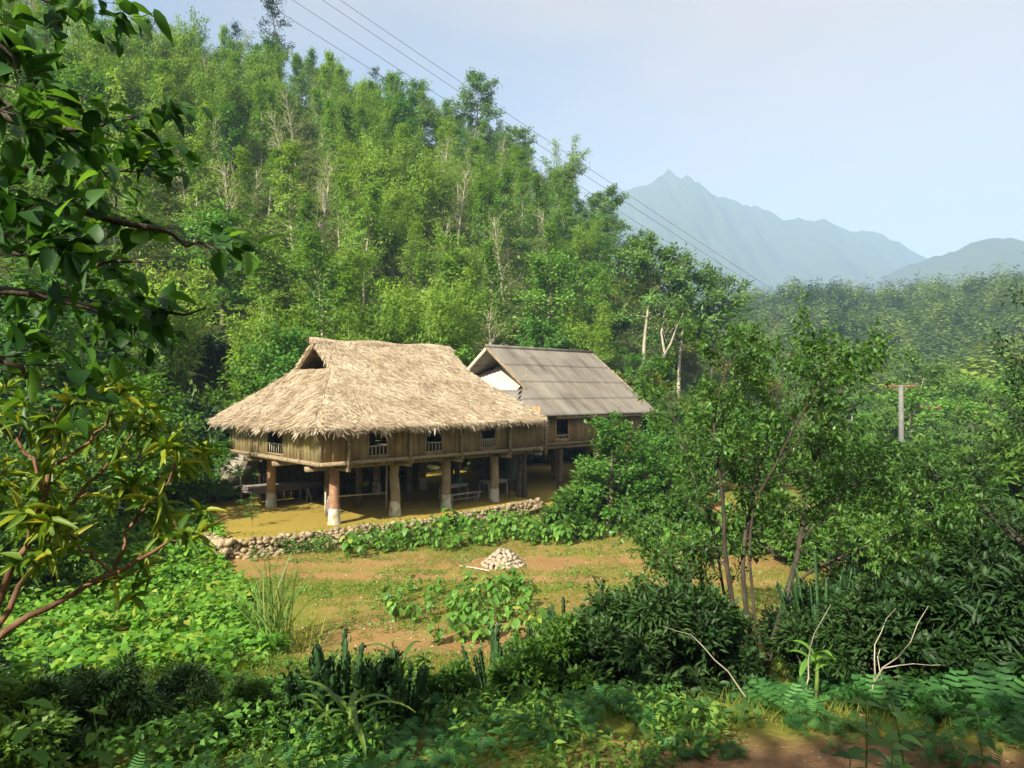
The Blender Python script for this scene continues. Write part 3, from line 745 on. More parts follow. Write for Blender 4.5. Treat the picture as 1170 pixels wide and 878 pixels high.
# ridge and gablet verges
for (ux, s_) in ((RU0-.1, -1), (RU1+.1, 1)):
    K = 700; q = rg.random(K); vv = VR+(q-.5)*2*2.0; zz = roof_z(np.full(K, ux-s_*.05), vv)
    keep = zz > ZE+HR-.3; K = keep.sum(); vv = vv[keep]; zz = zz[keep]
    d = np.stack([s_*(.25+.35*rg.random(K)), np.sign(vv-VR)*.8, -np.ones(K)*.75], 1)+rg.normal(size=(K, 3))*.2
    lb.leaves(T_STR, np.stack([np.full(K, ux+s_*.0)-s_*rg.random(K)*.1, vv, zz+.03-rg.random(K)*.12], 1), d, rdir(rg, K, .4), .12+.2*rg.random(K), .02+.015*rg.random(K), rg)
st = lb.build('straw', M['straw'], roof)
lb = LB(); K = 2600; u = rg.uniform(RU0-.25, RU1+.25, K); sgn = np.where(rg.random(K) < .5, -1, 1)
P = np.stack([u, VR+sgn*rg.random(K)*.05, ZR+.10-.05*rg.random(K)+.04*np.sin(u*2.2)], 1)
d = np.stack([rg.normal(size=K)*.25, sgn*.8, -.75+rg.normal(size=K)*.15], 1)
lb.leaves(T_STR, P, d, nrmz(np.stack([0*u, sgn*.7, 0*u+.7], 1)), .18+.22*rg.random(K), .04, rg, 0, .55)
lb.build('ridge_cap', M['straw'], H1)['label'] = 'darker bundled straw along the ridge'

# ================================================================== SHEET-ROOFED STILT HOUSE
H2 = house_empty('stilt_house', 'wooden stilt house with grey-brown corrugated sheet roof, right of the thatched one')
VR2, ZE2, ZR2 = 4.5, 3.58, 7.0; e0, e1 = -.15, 9.35
def corr(name, u0, u1, v0, v1, zf, pitch, parent, mat, lab=None, nv=9, along='v', amp=.034, clip=None):
    """corrugated sheet; waves run down the slope"""
    if along == 'v':
        uu = np.arange(u0, u1+.001, pitch/4); vv = np.linspace(v0, v1, nv)
        A, B = np.meshgrid(uu, vv); Z = zf(A, B)+amp*np.cos(A/pitch*2*PI)
    else:
        vv = np.arange(v0, v1+.001, pitch/4); uu = np.linspace(u0, u1, nv)
        A, B = np.meshgrid(uu, vv); Z = zf(A, B)+amp*np.cos(B/pitch*2*PI)
    h, w_ = A.shape; ii = np.arange(h*w_).reshape(h, w_)
    F = np.stack([ii[:-1, :-1], ii[:-1, 1:], ii[1:, 1:], ii[1:, :-1]], -1).reshape(-1, 4)
    if clip is not None:
        ca = A.ravel()[F].mean(1); cb = B.ravel()[F].mean(1); F = F[clip(ca, cb)]
    sheet = np.floor(A/1.0)*7.3+np.floor(B/1.3)*3.1
    rr = np.abs(np.sin(sheet*12.9898)*43758.5) % 1
    o = np_mesh(name, np.stack([A.ravel(), B.ravel(), Z.ravel()], 1), [F], mat, parent, {'rnd': rr.ravel()}, True)
    mo = o.modifiers.new('thickness', 'SOLIDIFY'); mo.thickness = .018; mo.offset = 0
    if lab: o['label'] = lab
    return o
RA, RB = 11.3, 19.35
def zf2(u, v):
    d = np.where(v < VR2, (v-e0)/(VR2-e0), (e1-v)/(e1-VR2)); return ZE2+(ZR2-ZE2)*(.93*d+.07*d*d)
# four courses of sheets down the front slope, each lapped over the one below
ts = np.linspace(0, 1, 5)
rp = empty('roof', (0,0,0)); rp.parent = H2
for side in (0, 1):
    for i in range(4):
        t0, t1 = ts[i]-(.02 if i else 0), ts[i+1]
        if side == 0: a, b = e0+(VR2-e0)*t0, e0+(VR2-e0)*t1
        else: a, b = e1-(e1-VR2)*t1, e1-(e1-VR2)*t0
        def f(u, v, i=i, side=side):
            q = np.clip(((v-e0)/(VR2-e0) if side == 0 else (e1-v)/(e1-VR2)), 0, 1)
            return zf2(u, v)+.014*(1-(q*4-i))
        lo_ = RA-.25
        corr('roof_slope', 9.15, RB, a, b, f, .18, rp, M['sheet'], nv=9, clip=lambda u, v: (u >= lo_) | (zf2(u, v) < 3.6+.645*(u-9.0)+.04))
m = MB(); m.tube(np.array([(RA-.3, VR2, ZR2+.05), (15, VR2, ZR2+.03), (RB+.02, VR2, ZR2+.05)]), .09, 8); m.build('ridge_tile', M['sheet'], rp, True)
def zh2(u, v): return 3.6+.645*(u-9.0)
corr('hip_skirt', 9.15, 10.9, e0+.1, e1-.1, zh2, .18, rp, M['sheet'], None, 6, 'u', clip=lambda u, v: zh2(u, v) < zf2(u, v)-.10)
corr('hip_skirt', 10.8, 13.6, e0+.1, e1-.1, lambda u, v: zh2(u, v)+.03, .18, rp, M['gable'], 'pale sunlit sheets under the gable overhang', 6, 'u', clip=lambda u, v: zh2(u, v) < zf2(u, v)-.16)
m = MB(); zb = zh2(12.9, 0)
hv = (ZR2-zb)/(ZR2-ZE2)
m.add([(12.9, VR2-(VR2-e0)*hv, zb-.1), (12.9, VR2+(e1-VR2)*hv, zb-.1), (12.9, VR2, ZR2-.08), (12.96, VR2-(VR2-e0)*hv, zb-.1), (12.96, VR2+(e1-VR2)*hv, zb-.1), (12.96, VR2, ZR2-.08)],
      [np.array([(0,2,1),(3,4,5)]), np.array([(0,1,4,3),(1,2,5,4),(2,0,3,5)])])
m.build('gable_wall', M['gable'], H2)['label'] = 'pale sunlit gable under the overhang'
for sg, ev in ((1, e0), (-1, e1)):
    for uu in (RA-.24, RB-.04):
        m = MB(); m.bar((uu, VR2, ZR2-.06), (uu, VR2+(ev-VR2)*(.62 if uu < 12 else 1), ZR2-.06+(ZE2-ZR2)*(.62 if uu < 12 else 1)), .05, .16); m.build('bargeboard', M['palewood'] if sg < 0 else M['timber'], rp)
m = MB(); m.bar((RA+.1, e0+.1, ZE2-.1), (RB-.1, e0+.1, ZE2-.1), .08, .1)
for i in range(14): m.bar((RA+.3+i*.58, e0+.02, ZE2-.04), (RA+.3+i*.58, VR2, ZR2-.12), .05, .07)
m.build('rafters', M['timber'], rp)
B0, B1, C0, C1 = 9.85, 18.6, .45, 8.5
for i, u in enumerate((9.95, 12.4, 15.0, 17.6)):
    for v in (.62, 3.3, 6.0): footed_post(H2, u, v, 1.98, .14, M['darktimber'] if i < 2 else M['dullclay'], False)
m = MB()
for i in range(40): m.box(B0-.1, B1+.1, C0-.12+(C1-C0+.2)*i/40, C0-.12+(C1-C0+.2)*(i+.94)/40, 2.2, 2.26)
m.build('floor_deck', M['timber'], H2)
for v in (.62, 3.3, 6.0):
    m = MB(); m.bar((B0-.15, v, 2.07), (B1+.15, v, 2.07), .15, .18); m.build('floor_beam', M['timber'], H2)
w2 = [(11.9-B0, 12.8-B0, 2.42, 3.42), (15.3-B0, 16.2-B0, 2.5, 3.4)]
wall_run(H2, 'front_wall', (B0, C0), (B1, C0), 2.26, 3.72, w2, M['panel'], .32)
window(H2, (12.35, C0-.01), (1, 0), .9, 2.42, 3.42, M['orangewood'], 3, .2); window(H2, (15.75, C0-.01), (1, 0), .9, 2.5, 3.4, M['palewood'], 4)
wall_run(H2, 'side_wall', (B0, C1), (B0, C0), 2.26, 3.6, [], M['panel'], .3)
wall_run(H2, 'end_wall', (B1, C0), (B1, C1), 2.26, 4.2, [], M['panel'], .3)
wall_run(H2, 'back_wall', (B1, C1), (B0, C1), 2.26, 3.72, [], M['panel'], .3)
# partly hidden dark roof behind
H3 = house_empty('shed', 'low shed with rusty dark roof, just showing between the two stilt houses')
corr('roof', 10.2, 14.5, 10.2, 13.6, lambda u, v: 5.6-.28*np.abs(v-11.9)+0*u, .2, H3, M['oldsheet'])
for u in (10.5, 14.2):
    for v in (10.5, 13.3):
        x, y = uv2xy(u, v); m = MB(); m.bar((u, v, ground(x, y)-.2), (u, v, 5.2), .12); m.build('post', M['darktimber'], H3)
wall_run(H3, 'wall', (10.5, 10.5), (14.2, 10.5), 1.5, 5.1, [], M['panel'])

# ================================================================== THINGS UNDER AND ROUND THE HOUSES
def local_empty(name, u, v, label, cat, rz=0, z=0., group=None):
    x, y = uv2xy(u, v); return empty(name, (x, y, z), HZR+rz, label, cat, group)
def make_table(u, v, L, W, Hh, label, rz=0, top='tabletop'):
    t = local_empty('table', u, v, label, 'table', rz)
    m = MB(); m.box(-L/2, L/2, -W/2, W/2, Hh-.04, Hh); m.build('tabletop', M[top], t)
    m = MB(); m.box(-L/2+.06, L/2-.06, -W/2+.05, W/2-.05, Hh-.13, Hh-.042); m.build('apron', M[top], t)
    for sx_ in (-1, 1):
        for sy_ in (-1, 1):
            m = MB(); m.bar((sx_*(L/2-.05), sy_*(W/2-.05), 0), (sx_*(L/2-.05), sy_*(W/2-.05), Hh-.13), .045, up=(0,1,0)); m.build('leg', M[top], t)
    return t
def make_bench(u, v, L, label, rz=0):
    t = local_empty('bench', u, v, label, 'bench', rz)
    m = MB(); m.box(-L/2, L/2, -.13, .13, .40, .44); m.build('seat', M['tabletop'], t)
    for sx_ in (-1, 1):
        m = MB(); m.bar((sx_*(L/2-.25), -.1, 0), (sx_*(L/2-.25), -.1, .4), .04, up=(0,1,0)); m.bar((sx_*(L/2-.25), .1, 0), (sx_*(L/2-.25), .1, .4), .04, up=(0,1,0)); m.bar((sx_*(L/2-.25), -.1, .2), (sx_*(L/2-.25), .1, .2), .03)
        m.build('leg', M['tabletop'], t)
    m = MB(); m.bar((-L/2+.25, 0, .2), (L/2-.25, 0, .2), .03); m.build('stretcher', M['tabletop'], t)
    return t
make_table(6.45, 1.35, 1.15, .7, .72, 'grey wooden table with a green bottle, in the shade under the thatched house')
make_bench(6.3, .45, 1.9, 'long low bench before the grey table under the thatched house')
make_table(8.4, .95, 1.2, .7, .76, 'taller pale table at the right end of the shade, beside the last clay post')
bo = local_empty('bottle', 6.75, 1.25, 'tall green bottle standing on the grey table', 'bottle', z=.72)
m = MB(); m.tube(np.array([(0,0,0),(0,0,.2),(0,0,.26),(0,0,.36)]), [.045,.045,.018,.016], 12); m.build('glass', M['bottle'], bo, True)
m = MB(); m.tube(np.array([(0,0,.36),(0,0,.385)]), .02, 10); m.build('cap', M['iron'], bo)
tr = local_empty('tray', 6.3, 1.3, 'flat dark tray on the grey table, left of the bottle', 'tray', z=.72)
m = MB(); m.tube(np.array([(0,0,0),(0,0,.03),(0,0,.031)]), [.16,.2,.17], 16); m.build('dish', M['darkplank'], tr)
# rail fence under the floor
rf = local_empty('rail_fence', 2.2, 1.6, 'low pale rail fence between thin uprights, in the dark under the floor', 'fence')
for i, (x, h) in enumerate(((-1.7, .95), (1.0, 1.85))):
    m = MB(); m.tube(np.array([(x, 0, 0), (x+.02, 0, h)]), .035, 6); m.build('post', M['palewood'], rf)
m = MB(); m.tube(np.array([(-1.6, 0, .72), (1.0, 0, .62)]), .028, 6); m.build('rail', M['palewood'], rf)
m = MB(); m.tube(np.array([(-1.2, .1, 1.88), (1.0, .0, 1.78)]), .022, 6); m.build('top_rail', M['palewood'], rf)
sk = local_empty('sack', .9, 2.0, 'pale slumped sack leaning at the left end of the rail fence', 'sack')
m = MB(); m.tube(np.array([(0,0,0),(.02,0,.25),(.0,.02,.5),(.06,.05,.72)]), [.22,.2,.12,.04], 10); m.build('body', M['darkplank'], sk, True)
# planks on trestles
pk = local_empty('plank_stack', .9, 5.9, 'stack of grey planks on a splayed trestle, behind the orange clay post', 'plank stack')
m = MB()
for k in range(4):
    for j in range(5): m.box(-1.5-random.random()*.2, 1.6+random.random()*.3, -.5+j*.2, -.32+j*.2, .55+k*.07, .60+k*.07)
m.build('planks', M['darkplank'], pk)
for s_ in (-1, 1):
    m = MB(); m.bar((s_*.9-.12, -.45, 0), (s_*.9, -.3, .55), .05); m.bar((s_*.9+.12, -.45, 0), (s_*.9, -.3, .55), .05); m.bar((s_*.9, .4, 0), (s_*.9, .3, .55), .05); m.bar((s_*.9, -.42, .5), (s_*.9, .42, .5), .06); m.build('trestle', M['palewood'], pk)
sc_ = local_empty('light_blocking_screen', 4.3, 6.75, 'added dark slatted screen that blocks light under the thatched house at the back', 'screen')  # added screen: blocks light from behind to darken the space under the floor
m = MB()
for i in range(46):
    if i in (27, 28, 31): continue
    h = 1.7+.15*math.sin(i*1.7)
    m.box(-4.2+i*.19, -4.2+i*.19+.165, -.02+.02*(i % 2), .02+.02*(i % 2), -.05, h)
m.bar((-4.2,.06,.5),(4.5,.06,.5),.06); m.bar((-4.2,.06,1.4),(4.5,.06,1.4),.06); m.build('slats', M['darktimber'], sc_)
fw = local_empty('firewood_stack', 4.6, 5.9, 'long stack of dark split firewood against the added slatted screen', 'firewood')
m = MB(); rg_ = np.random.default_rng(12)
for i in range(230):
    uu = rg_.uniform(-2.6, 2.8); hh = rg_.random()*1.05; m.tube(np.array([(uu, -.35+rg_.normal()*.05, hh+.06), (uu+rg_.normal()*.03, .35, hh+.06)]), .045+.03*rg_.random(), 6)
m.build('logs', M['darktimber'], fw)
# water tank slung under the second house
wt = local_empty('water_tank', 10.9, 2.2, 'dull grey-green cylindrical water tank under the right house', 'water tank', z=.0)
m = MB(); zs = np.linspace(.5, 1.75, 26); m.tube(np.stack([0*zs, 0*zs, zs], 1), .5+.012*np.cos(zs*40), 24); m.build('drum', M['tank'], wt, True)
m = MB(); m.tube(np.array([(0,0,1.75),(0,0,1.8),(0,0,1.86)]), [.44,.3,.12], 20); m.build('lid', M['tank'], wt, True)
for a in range(4):
    m = MB(); m.bar((.35*math.cos(a*PI/2+.78), .35*math.sin(a*PI/2+.78), -.05), (.35*math.cos(a*PI/2+.78), .35*math.sin(a*PI/2+.78), .5), .08); m.build('leg', M['darktimber'], wt)
# chicken
ch = local_empty('chicken', 8.4, -.15, 'small dark brown chicken pecking at the terrace edge', 'chicken', rz=.6)
sp = [((-.13,0,.22),.05),((-.05,0,.19),.095),((.06,0,.19),.085),((.13,0,.24),.045),((.17,0,.31),.03),((.2,0,.34),.028)]
m = MB(); m.tube(np.array([p for p, r in sp]), [r for p, r in sp], 12); m.build('body', M['feather'], ch, True)
for s_ in (-1, 1):
    m = MB(); m.tube(np.array([(.01, s_*.04, .12), (.03, s_*.04, .06), (.0, s_*.04, .0)]), .008, 5); m.tube(np.array([(0, s_*.04, .005), (.05, s_*.04, .005)]), .007, 5); m.build('leg', M['flower'], ch)
m = MB(); lb = LB(); K = 26; P = np.tile(np.array((-.13,0,.23)), (K, 1)); lb.leaves(T_LONG, P, np.stack([-np.ones(K), rng.normal(size=K)*.25, .4+rng.random(K)*.8], 1), rdir(rng, K, .5), .13, .04); lb.build('tail', M['feather'], ch)
m = MB(); m.box(.18, .23, -.006, .006, .365, .395); m.build('comb', M['red'], ch); m = MB(); m.tube(np.array([(.225,0,.34),(.26,0,.33)]), [.012,.002], 6); m.build('beak', M['flower'], ch)
# hanging cloth by right house
hc = local_empty('hanging_cloth', 16.2, -.6, 'red cloth over a white one, hanging in front of the right house', 'cloth', z=0)
m = MB(); m.box(-.16, .16, -.01, .01, 1.65, 1.98); m.build('red_cloth', M['red'], hc); m = MB(); m.box(-.18, .2, -.02, .0, 1.32, 1.645); m.build('white_cloth', M['white'], hc)
m = MB(); m.tube(np.array([(-1.0,0,2.0),(0,0,1.985),(1.1,0,2.0)]), .012, 5); m.tube(np.array([(-1.0,0,-.1),(-1.0,0,2.05)]), .03, 6); m.tube(np.array([(1.1,0,-.1),(1.1,0,2.05)]), .03, 6); m.build('line', M['darktimber'], hc)
# long pale pole lying at terrace edge right
lp = tag(None or (lambda m: (m.tube(np.array([tuple(uv2xy(11.2, -1.6))+(.12,), tuple(uv2xy(15.0, -1.2))+(.14,)]), .06, 8), m.build('log', M['palewood']))[1])(MB()), 'pale log lying along the terrace edge, below the right house', 'log')
m = MB(); a = at(526, 645, 21.3); b = at(548, 650, 20.8); a[2] = ground(a[0], a[1])+.03; b[2] = ground(b[0], b[1])+.03; a[0] -= .0; b[0] += .3
m.tube(np.array([a, (a+b)/2+np.array((0,0,.015)), b]), .022, 6); tag(m.build('bamboo_pole', M['palewood']), 'thin pale bamboo pole lying on bare soil, left of the stone heap', 'pole')

# ---- stones
def stone_mesh(rg, c, s):
    """rough faceted stone"""
    phi = (1+5**.5)/2
    V = nrmz(np.array([(-1,phi,0),(1,phi,0),(-1,-phi,0),(1,-phi,0),(0,-1,phi),(0,1,phi),(0,-1,-phi),(0,1,-phi),(phi,0,-1),(phi,0,1),(-phi,0,-1),(-phi,0,1)], float))
    F = np.array([(0,11,5),(0,5,1),(0,1,7),(0,7,10),(0,10,11),(1,5,9),(5,11,4),(11,10,2),(10,7,6),(7,1,8),(3,9,4),(3,4,2),(3,2,6),(3,6,8),(3,8,9),(4,9,5),(2,4,11),(6,2,10),(8,6,7),(9,8,1)])
    V = V*(1+rg.normal(size=(12, 1))*.13)*np.array(s)
    q = rg.random(3)*6.28; cx, sx_ = math.cos(q[0]), math.sin(q[0])
    V = V@np.array([[cx, -sx_, 0],[sx_, cx, 0],[0,0,1]])
    cy, sy_ = math.cos(rg.normal()*.25), math.sin(rg.normal()*.25); V = V@np.array([[cy,0,sy_],[0,1,0],[-sy_,0,cy]])
    return V+np.array(c), [F]
rg = np.random.default_rng(3); m = MB()
for i in range(1500):
    u = rg.uniform(-3.9, 9.6); h = rg.random()
    fade = 1 if u > -.8 else .75
    if rg.random() > fade: continue
    v = wall_v(u)-.02-.2*(1-h)+rg.normal()*.03
    x, y = uv2xy(u, v); s = rg.uniform(.055, .12)
    zb = -.62 if u < 7 else -.62+.35*(u-7)/2.6
    m.add(*stone_mesh(rg, (x, y, zb+(0-zb)*h-.02), (s*1.35, s*1.1, s*.75)), r=rg.random())
for i in range(260):
    v = rg.uniform(-.3, 1.6); h = rg.random(); x, y = uv2xy(-3.85+rg.normal()*.08-.15*(1-h), v); s = rg.uniform(.07, .14)
    m.add(*stone_mesh(rg, (x, y, -.55*(1-h)), (s*1.3, s, s*.75)), r=rg.random())
tag(m.build('stone_wall', M['stone']), 'low dry-stone retaining wall along the front edge of the terrace', 'stone wall')
# stone heap: separate stones
pc = at(575, 645, 21.6); pc[2] = ground(pc[0], pc[1])
protos = []
for i in range(5):
    m = MB(); V, F_ = stone_mesh(rg, (0,0,0), (.14, .075, .06)); m.add(V, F_, rg.random()); protos.append(m.build('loose_stone', M['palestone'], link=False))
cnt = 0
for ring in range(5):
    z = ring*.095+.03; rad = .62*(1-ring/5.4); kk = max(1, int(rad*2*PI/.165))
    for rr in ([rad] if ring < 1 else [rad, rad*.55] if rad > .3 else [rad]):
        k2 = max(1, int(rr*2*PI/.165))
        for i in range(k2):
            a = i*2*PI/k2+ring*.4; o = protos[cnt % 5].copy(); COL.objects.link(o); cnt += 1
            o.location = (pc[0]+math.cos(a)*rr, pc[1]+math.sin(a)*rr*.9, pc[2]+z+(.0 if rr == rad else .05)); o.rotation_euler = (rg.normal()*.2, .35+rg.normal()*.2, a+rg.normal()*.35)
            k = rg.uniform(.85, 1.25); o.scale = (k, k, k)
            tag(o, 'pale elongated broken stone in the small heap on the garden soil', 'stone', 'stones of the small heap')
m = MB(); V, F_ = stone_mesh(rg, (0,0,0), (.22,.22,.2))
# ---- boulders
def boulder(name, c, s, seed, label, mat='rock'):
    rg = np.random.default_rng(seed); me = bpy.data.meshes.new(name)
    import bmesh
    b = bmesh.new(); bmesh.ops.create_icosphere(b, subdivisions=4, radius=1)
    for v_ in b.verts:
        p = np.array(v_.co); q = 1+.55*(fbm(np.array([p[0]*1.6+seed*3.1]), np.array([p[1]*1.6+p[2]*2.3]), 4, seed)[0]-.5)
        v_.co = v_.co*float(q)
    b.to_mesh(me); b.free(); me.materials.append(M[mat]); o = bpy.data.objects.new(name, me); COL.objects.link(o)
    o.location = c; o.scale = s; o.rotation_euler = (.1, .2, seed); return tag(o, label, 'boulder')
c = at(268, 548, 31); boulder('boulder', (c[0]-.6, c[1]+.6, .95), (2.1, 1.5, 1.15), 4, 'large overhanging grey-brown boulder beside the left end of the thatched house')
c = at(30, 548, 27); boulder('boulder', (c[0], c[1]+2, .3), (2.6, 1.6, 1.3), 6, 'dark grey boulder at the foot of the hill, left edge of the field')
m = MB(); a = at(277, 577, 30.2); m.tube(np.array([(a[0], a[1], -.1), (a[0]-.12, a[1]+.1, 1.25)]), .035, 6); tag(m.build('prop_stick', M['palewood']), 'thin pale stick propped upright under the boulder', 'stick')

# ---- utility pole and wires
up_ = empty('utility_pole', (25.0, 45, ground(25, 45)), -.25, 'concrete utility pole with rusty crossarm, behind the right-hand tree', 'utility pole')
zt = 5.15-ground(25, 45)
m = MB(); m.tube(np.array([(0,0,-.5),(0,0,zt*.5),(0,0,zt)]), [.2,.17,.14], 8); m.build('shaft', M['conc'], up_, True)
m = MB(); m.bar((-1.0,0,zt-.1), (1.0,0,zt-.1), .09, .12); m.bar((-.5,0,zt-.14), (0,0,zt-.6), .04); m.bar((.5,0,zt-.14), (0,0,zt-.6), .04); m.build('crossarm', M['iron'], up_)
for x in (-.9, -.35, .35, .9):
    m = MB(); m.tube(np.array([(x,0,zt-.04),(x,0,zt+.06),(x,0,zt+.14)]), [.03,.055,.03], 8); m.build('insulator', M['conc'], up_, True)
ca, sa = math.cos(-.25), math.sin(-.25)
for (px, py, x, lab) in ((250, -97, .9, 'uppermost thin power line crossing the sky over the hill'), (250, -82, .35, 'second thin power line from the top, crossing over the hill'),
                         (250, -57, -.35, 'third power line from the top, brushing the ridge trees'), (250, -32, -.9, 'lowest power line, passing in front of the hill trees')):
    A_ = at(px, py, 26.); B_ = np.array((25+x*ca, 45+x*sa, 5.3)); D_ = B_-A_
    t = np.linspace(-.9, 1, 40); pts = A_+D_*t[:, None]; pts[:, 2] -= .9*np.clip(t, 0, 1)*(1-np.clip(t, 0, 1))
    m = MB(); m.tube(pts, .011, 5); tag(m.build('power_line', M['wire']), lab, 'power line', 'power lines over the valley')
# red roofed house in the valley
bx_, by_ = 43.5, 72.; bz = ground(bx_, by_)
H4 = empty('red_roofed_house', (bx_, by_, bz), .3, 'small far house with red tin roof, right of the utility pole', 'house')
zr_ = 3.3-bz
corr('roof', -3.2, 3.2, -2.6, 2.6, lambda u, v: zr_-.45*np.abs(v), .25, H4, M['redroof'])
m = MB(); m.box(-2.8, 2.8, -2.1, 2.1, -.3, zr_-1.05); m.build('wall', M['gable'], H4)
for x in (-1.4, 1.4):
    m = MB(); m.box(x-.4, x+.4, -2.14, -2.08, zr_-2.4, zr_-1.4); m.build('window', M['darktimber'], H4)
m = MB(); m.box(-.4, .4, -2.14, -2.08, 0, zr_-1.4); m.build('door', M['timber'], H4)

# ================================================================== VEGETATION
random.seed(21)
# ---- prototypes (unlinked; copied into place)
P_bam = [bamboo_proto('bamboo_clump', 1, 10, 16, .8), bamboo_proto('bamboo_clump', 2, 11, 13, .7, arch=.8), bamboo_proto('bamboo_clump', 3, 9, 18, .9, spread=.4)]
P_sle = [tree_proto('slender_tree', 10+i, 10, .13, .22, 36, lambda f: 2.0*(1-f)**.7+.4, lambda f: 36+30*f, -.0, 5, .45, 15, .26, .34, .13, lmat='slender', bmat='palebark', leafdroop=.25) for i in range(3)]
P_lea = [tree_proto('leafy_tree', 20+i, 8.5, .2, .22, 26, lambda f: 3.2*math.sin(PI*(.18+.72*f))**.8, lambda f: 12+55*f, -.03, 8, .42, 18, .32, .32, .19, lmat='leafy', T=T_RH) for i in range(3)]
P_lay = [tree_proto('spreading_tree', 30+i, 9.5, .17, .45, 20, lambda f: 3.9*(1-.5*f), lambda f: 14+22*f, -.02, 11, .42, 30, .26, .32, .16, lmat='layered', bmat='palebark', upl=1.6) for i in range(2)]
P_bare = [bare_proto('pale_branched_tree', 40+i, 8.5) for i in range(2)]
P_dark = [tree_proto('dark_crowned_tree', 50+i, 10, .17, .35, 20, lambda f: 2.2*math.sin(PI*(.2+.7*f)), lambda f: 5+50*f, -.0, 6, .45, 14, .25, .28, .13, lmat='darkl', bmat='darkbark') for i in range(2)]
P_shr = [shrub_proto('shrub', 60, 1.3, 1.7, 2800, .2, .11), shrub_proto('shrub', 61, 1.4, 1.5, 2800, .17, .09), shrub_proto('shrub', 62, 1.2, 2.0, 2600, .26, .11)]
P_shd = [shrub_proto('dark_shrub', 63, 1.3, 1.7, 2800, .2, .10, 'shrubdark'), shrub_proto('dark_shrub', 64, 1.3, 2.0, 2800, .24, .09, 'shrubdark')]
P_shy = [shrub_proto('yellow_green_shrub', 65, 1.5, 1.3, 2800, .2, .10, 'shrubyel')]

BQ = [shrub_proto('hedge_bush', 70, 1.0, 1.3, 5200, .10, .05, 'shrubdark', clumps=26), shrub_proto('hedge_bush', 71, 1.0, 1.4, 4200, .13, .042, 'shrubdark', T=T_LONG, clumps=24), shrub_proto('hedge_bush', 72, .9, 1.2, 4600, .11, .065, 'shrub', clumps=24)]
# ---- landmarks used in labels
def where_hill(px, py):
    col = ('above the left field' if px < 150 else 'above the boulder' if px < 290 else 'above the thatched roof' if px < 520 else
           'above the sheet roof' if px < 690 else 'above the earth bank')
    d = py-sil(px)
    band = 'on the ridge' if d < 40 else 'just below the ridge' if d < 80 else 'high on the slope' if d < 130 else 'mid slope' if d < 190 else 'lower slope' if d < 250 else 'at the slope foot'
    return band+' '+col
SILX = {}
def sil(px):
    k = int(px//10)
    if k not in SILX:
        Y = np.linspace(30, 170, 280); x = (px-585)/800*Y; SILX[k] = float((448-(gz(x, Y)-CZ)/Y*800).min())
    return SILX[k]
def ridge_at(px, back=0):
    Y = np.linspace(40, 170, 520); x = (px-585)/800*Y; z = gz(x, Y); e = (z-CZ)/Y; i = int(e.argmax()); Y0 = Y[i]-back; x0 = (px-585)/800*Y0
    return np.array([x0, Y0, ground(x0, Y0)])
desc = {'bamboo_clump': 'feathery olive bamboo clump', 'slender_tree': 'slim pale-green tree', 'leafy_tree': 'round leafy green tree',
        'spreading_tree': 'flat-layered spreading tree', 'pale_branched_tree': 'nearly bare pale-branched tree', 'dark_crowned_tree': 'dark-crowned upright tree', 'shrub': 'bushy green shrub', 'dark_shrub': 'dark leafy shrub', 'yellow_green_shrub': 'low yellow-green shrub'}
grp = {k: v.replace('tree', 'trees').replace('clump', 'clumps').replace('shrub', 'shrubs') for k, v in desc.items()}
def plant(protos, x, y, s, where, z=None, sink=.0, hs=None, extra=''):
    p = random.choice(protos); z = ground(x, y) if z is None else z
    o = inst(p, (x, y, z-sink), random.random()*6.28, (s, s, s*(hs or random.uniform(.9, 1.12))), .04)
    k = p.name.split('.')[0]; o['group'] = grp[k]+(' on the hillside' if 'slope' in where or 'ridge' in where else ' round the garden')
    o['category'] = p['category'] if 'category' in p else 'tree'
    later(o, desc[k]+extra, where); return o

# hillside wood
pts = []
cand = 0; rs = np.random.default_rng(12)
while cand < 30000 and len(pts) < 640:
    cand += 1
    u = rs.uniform(-34, 104); v = rs.uniform(6.0, 92)
    x, y = uv2xy(u, v)
    if y < 30: continue
    z = ground(x, y); px = 585+800*x/y; py = 448-(z-CZ)/y*800
    if px < -90 or px > 880: continue
    h = z-0
    if h < 1.3: continue
    if py-9*800/y < -140 and py < -60: continue
    if -2 < u < 22 and v < 13: continue
    D = 2.9+.016*y
    if any((x-a)**2+(y-b)**2 < D*D for a, b, *_ in pts): continue
    if any(((ground(x*t_, y*t_)+3-CZ)/(y*t_) > (z+9-CZ)/y) for t_ in (.35,.45,.55,.62,.68,.74,.79,.84,.88,.91,.94,.97)): continue
    pts.append((x, y, z, u, v, px, py))
nb = 0
for (x, y, z, u, v, px, py) in pts:
    k = fbm(np.array([u/13.]), np.array([v/13.]), 3, 101)[0]+rs.normal()*.06
    r = rs.random()
    earth = (690 < px < 880 and py > 335)
    if earth: 
        if r < .75: plant(P_shy if r < .4 else P_shr, x, y, rs.uniform(1.1, 1.7), where_hill(px, py))
        continue
    if px < 330 and z < 9 and r < .55: plant(P_shr+P_shd, x, y, rs.uniform(1.5, 2.3), where_hill(px, py)); continue
    if px > 640 and r < .5: pr = P_lay if r < .3 else P_lea
    elif r < .16: pr = P_bare
    elif k > .49: pr = P_bam
    elif k > .40: pr = P_sle
    elif r < .30: pr = P_dark if r < .2 else P_lea
    else: pr = P_sle if r < .72 else P_bam if r < .9 else P_lea
    s = rs.uniform(.72, 1.08)*(.85 if px > 640 else 1)
    plant(pr, x, y, s, where_hill(px, py))
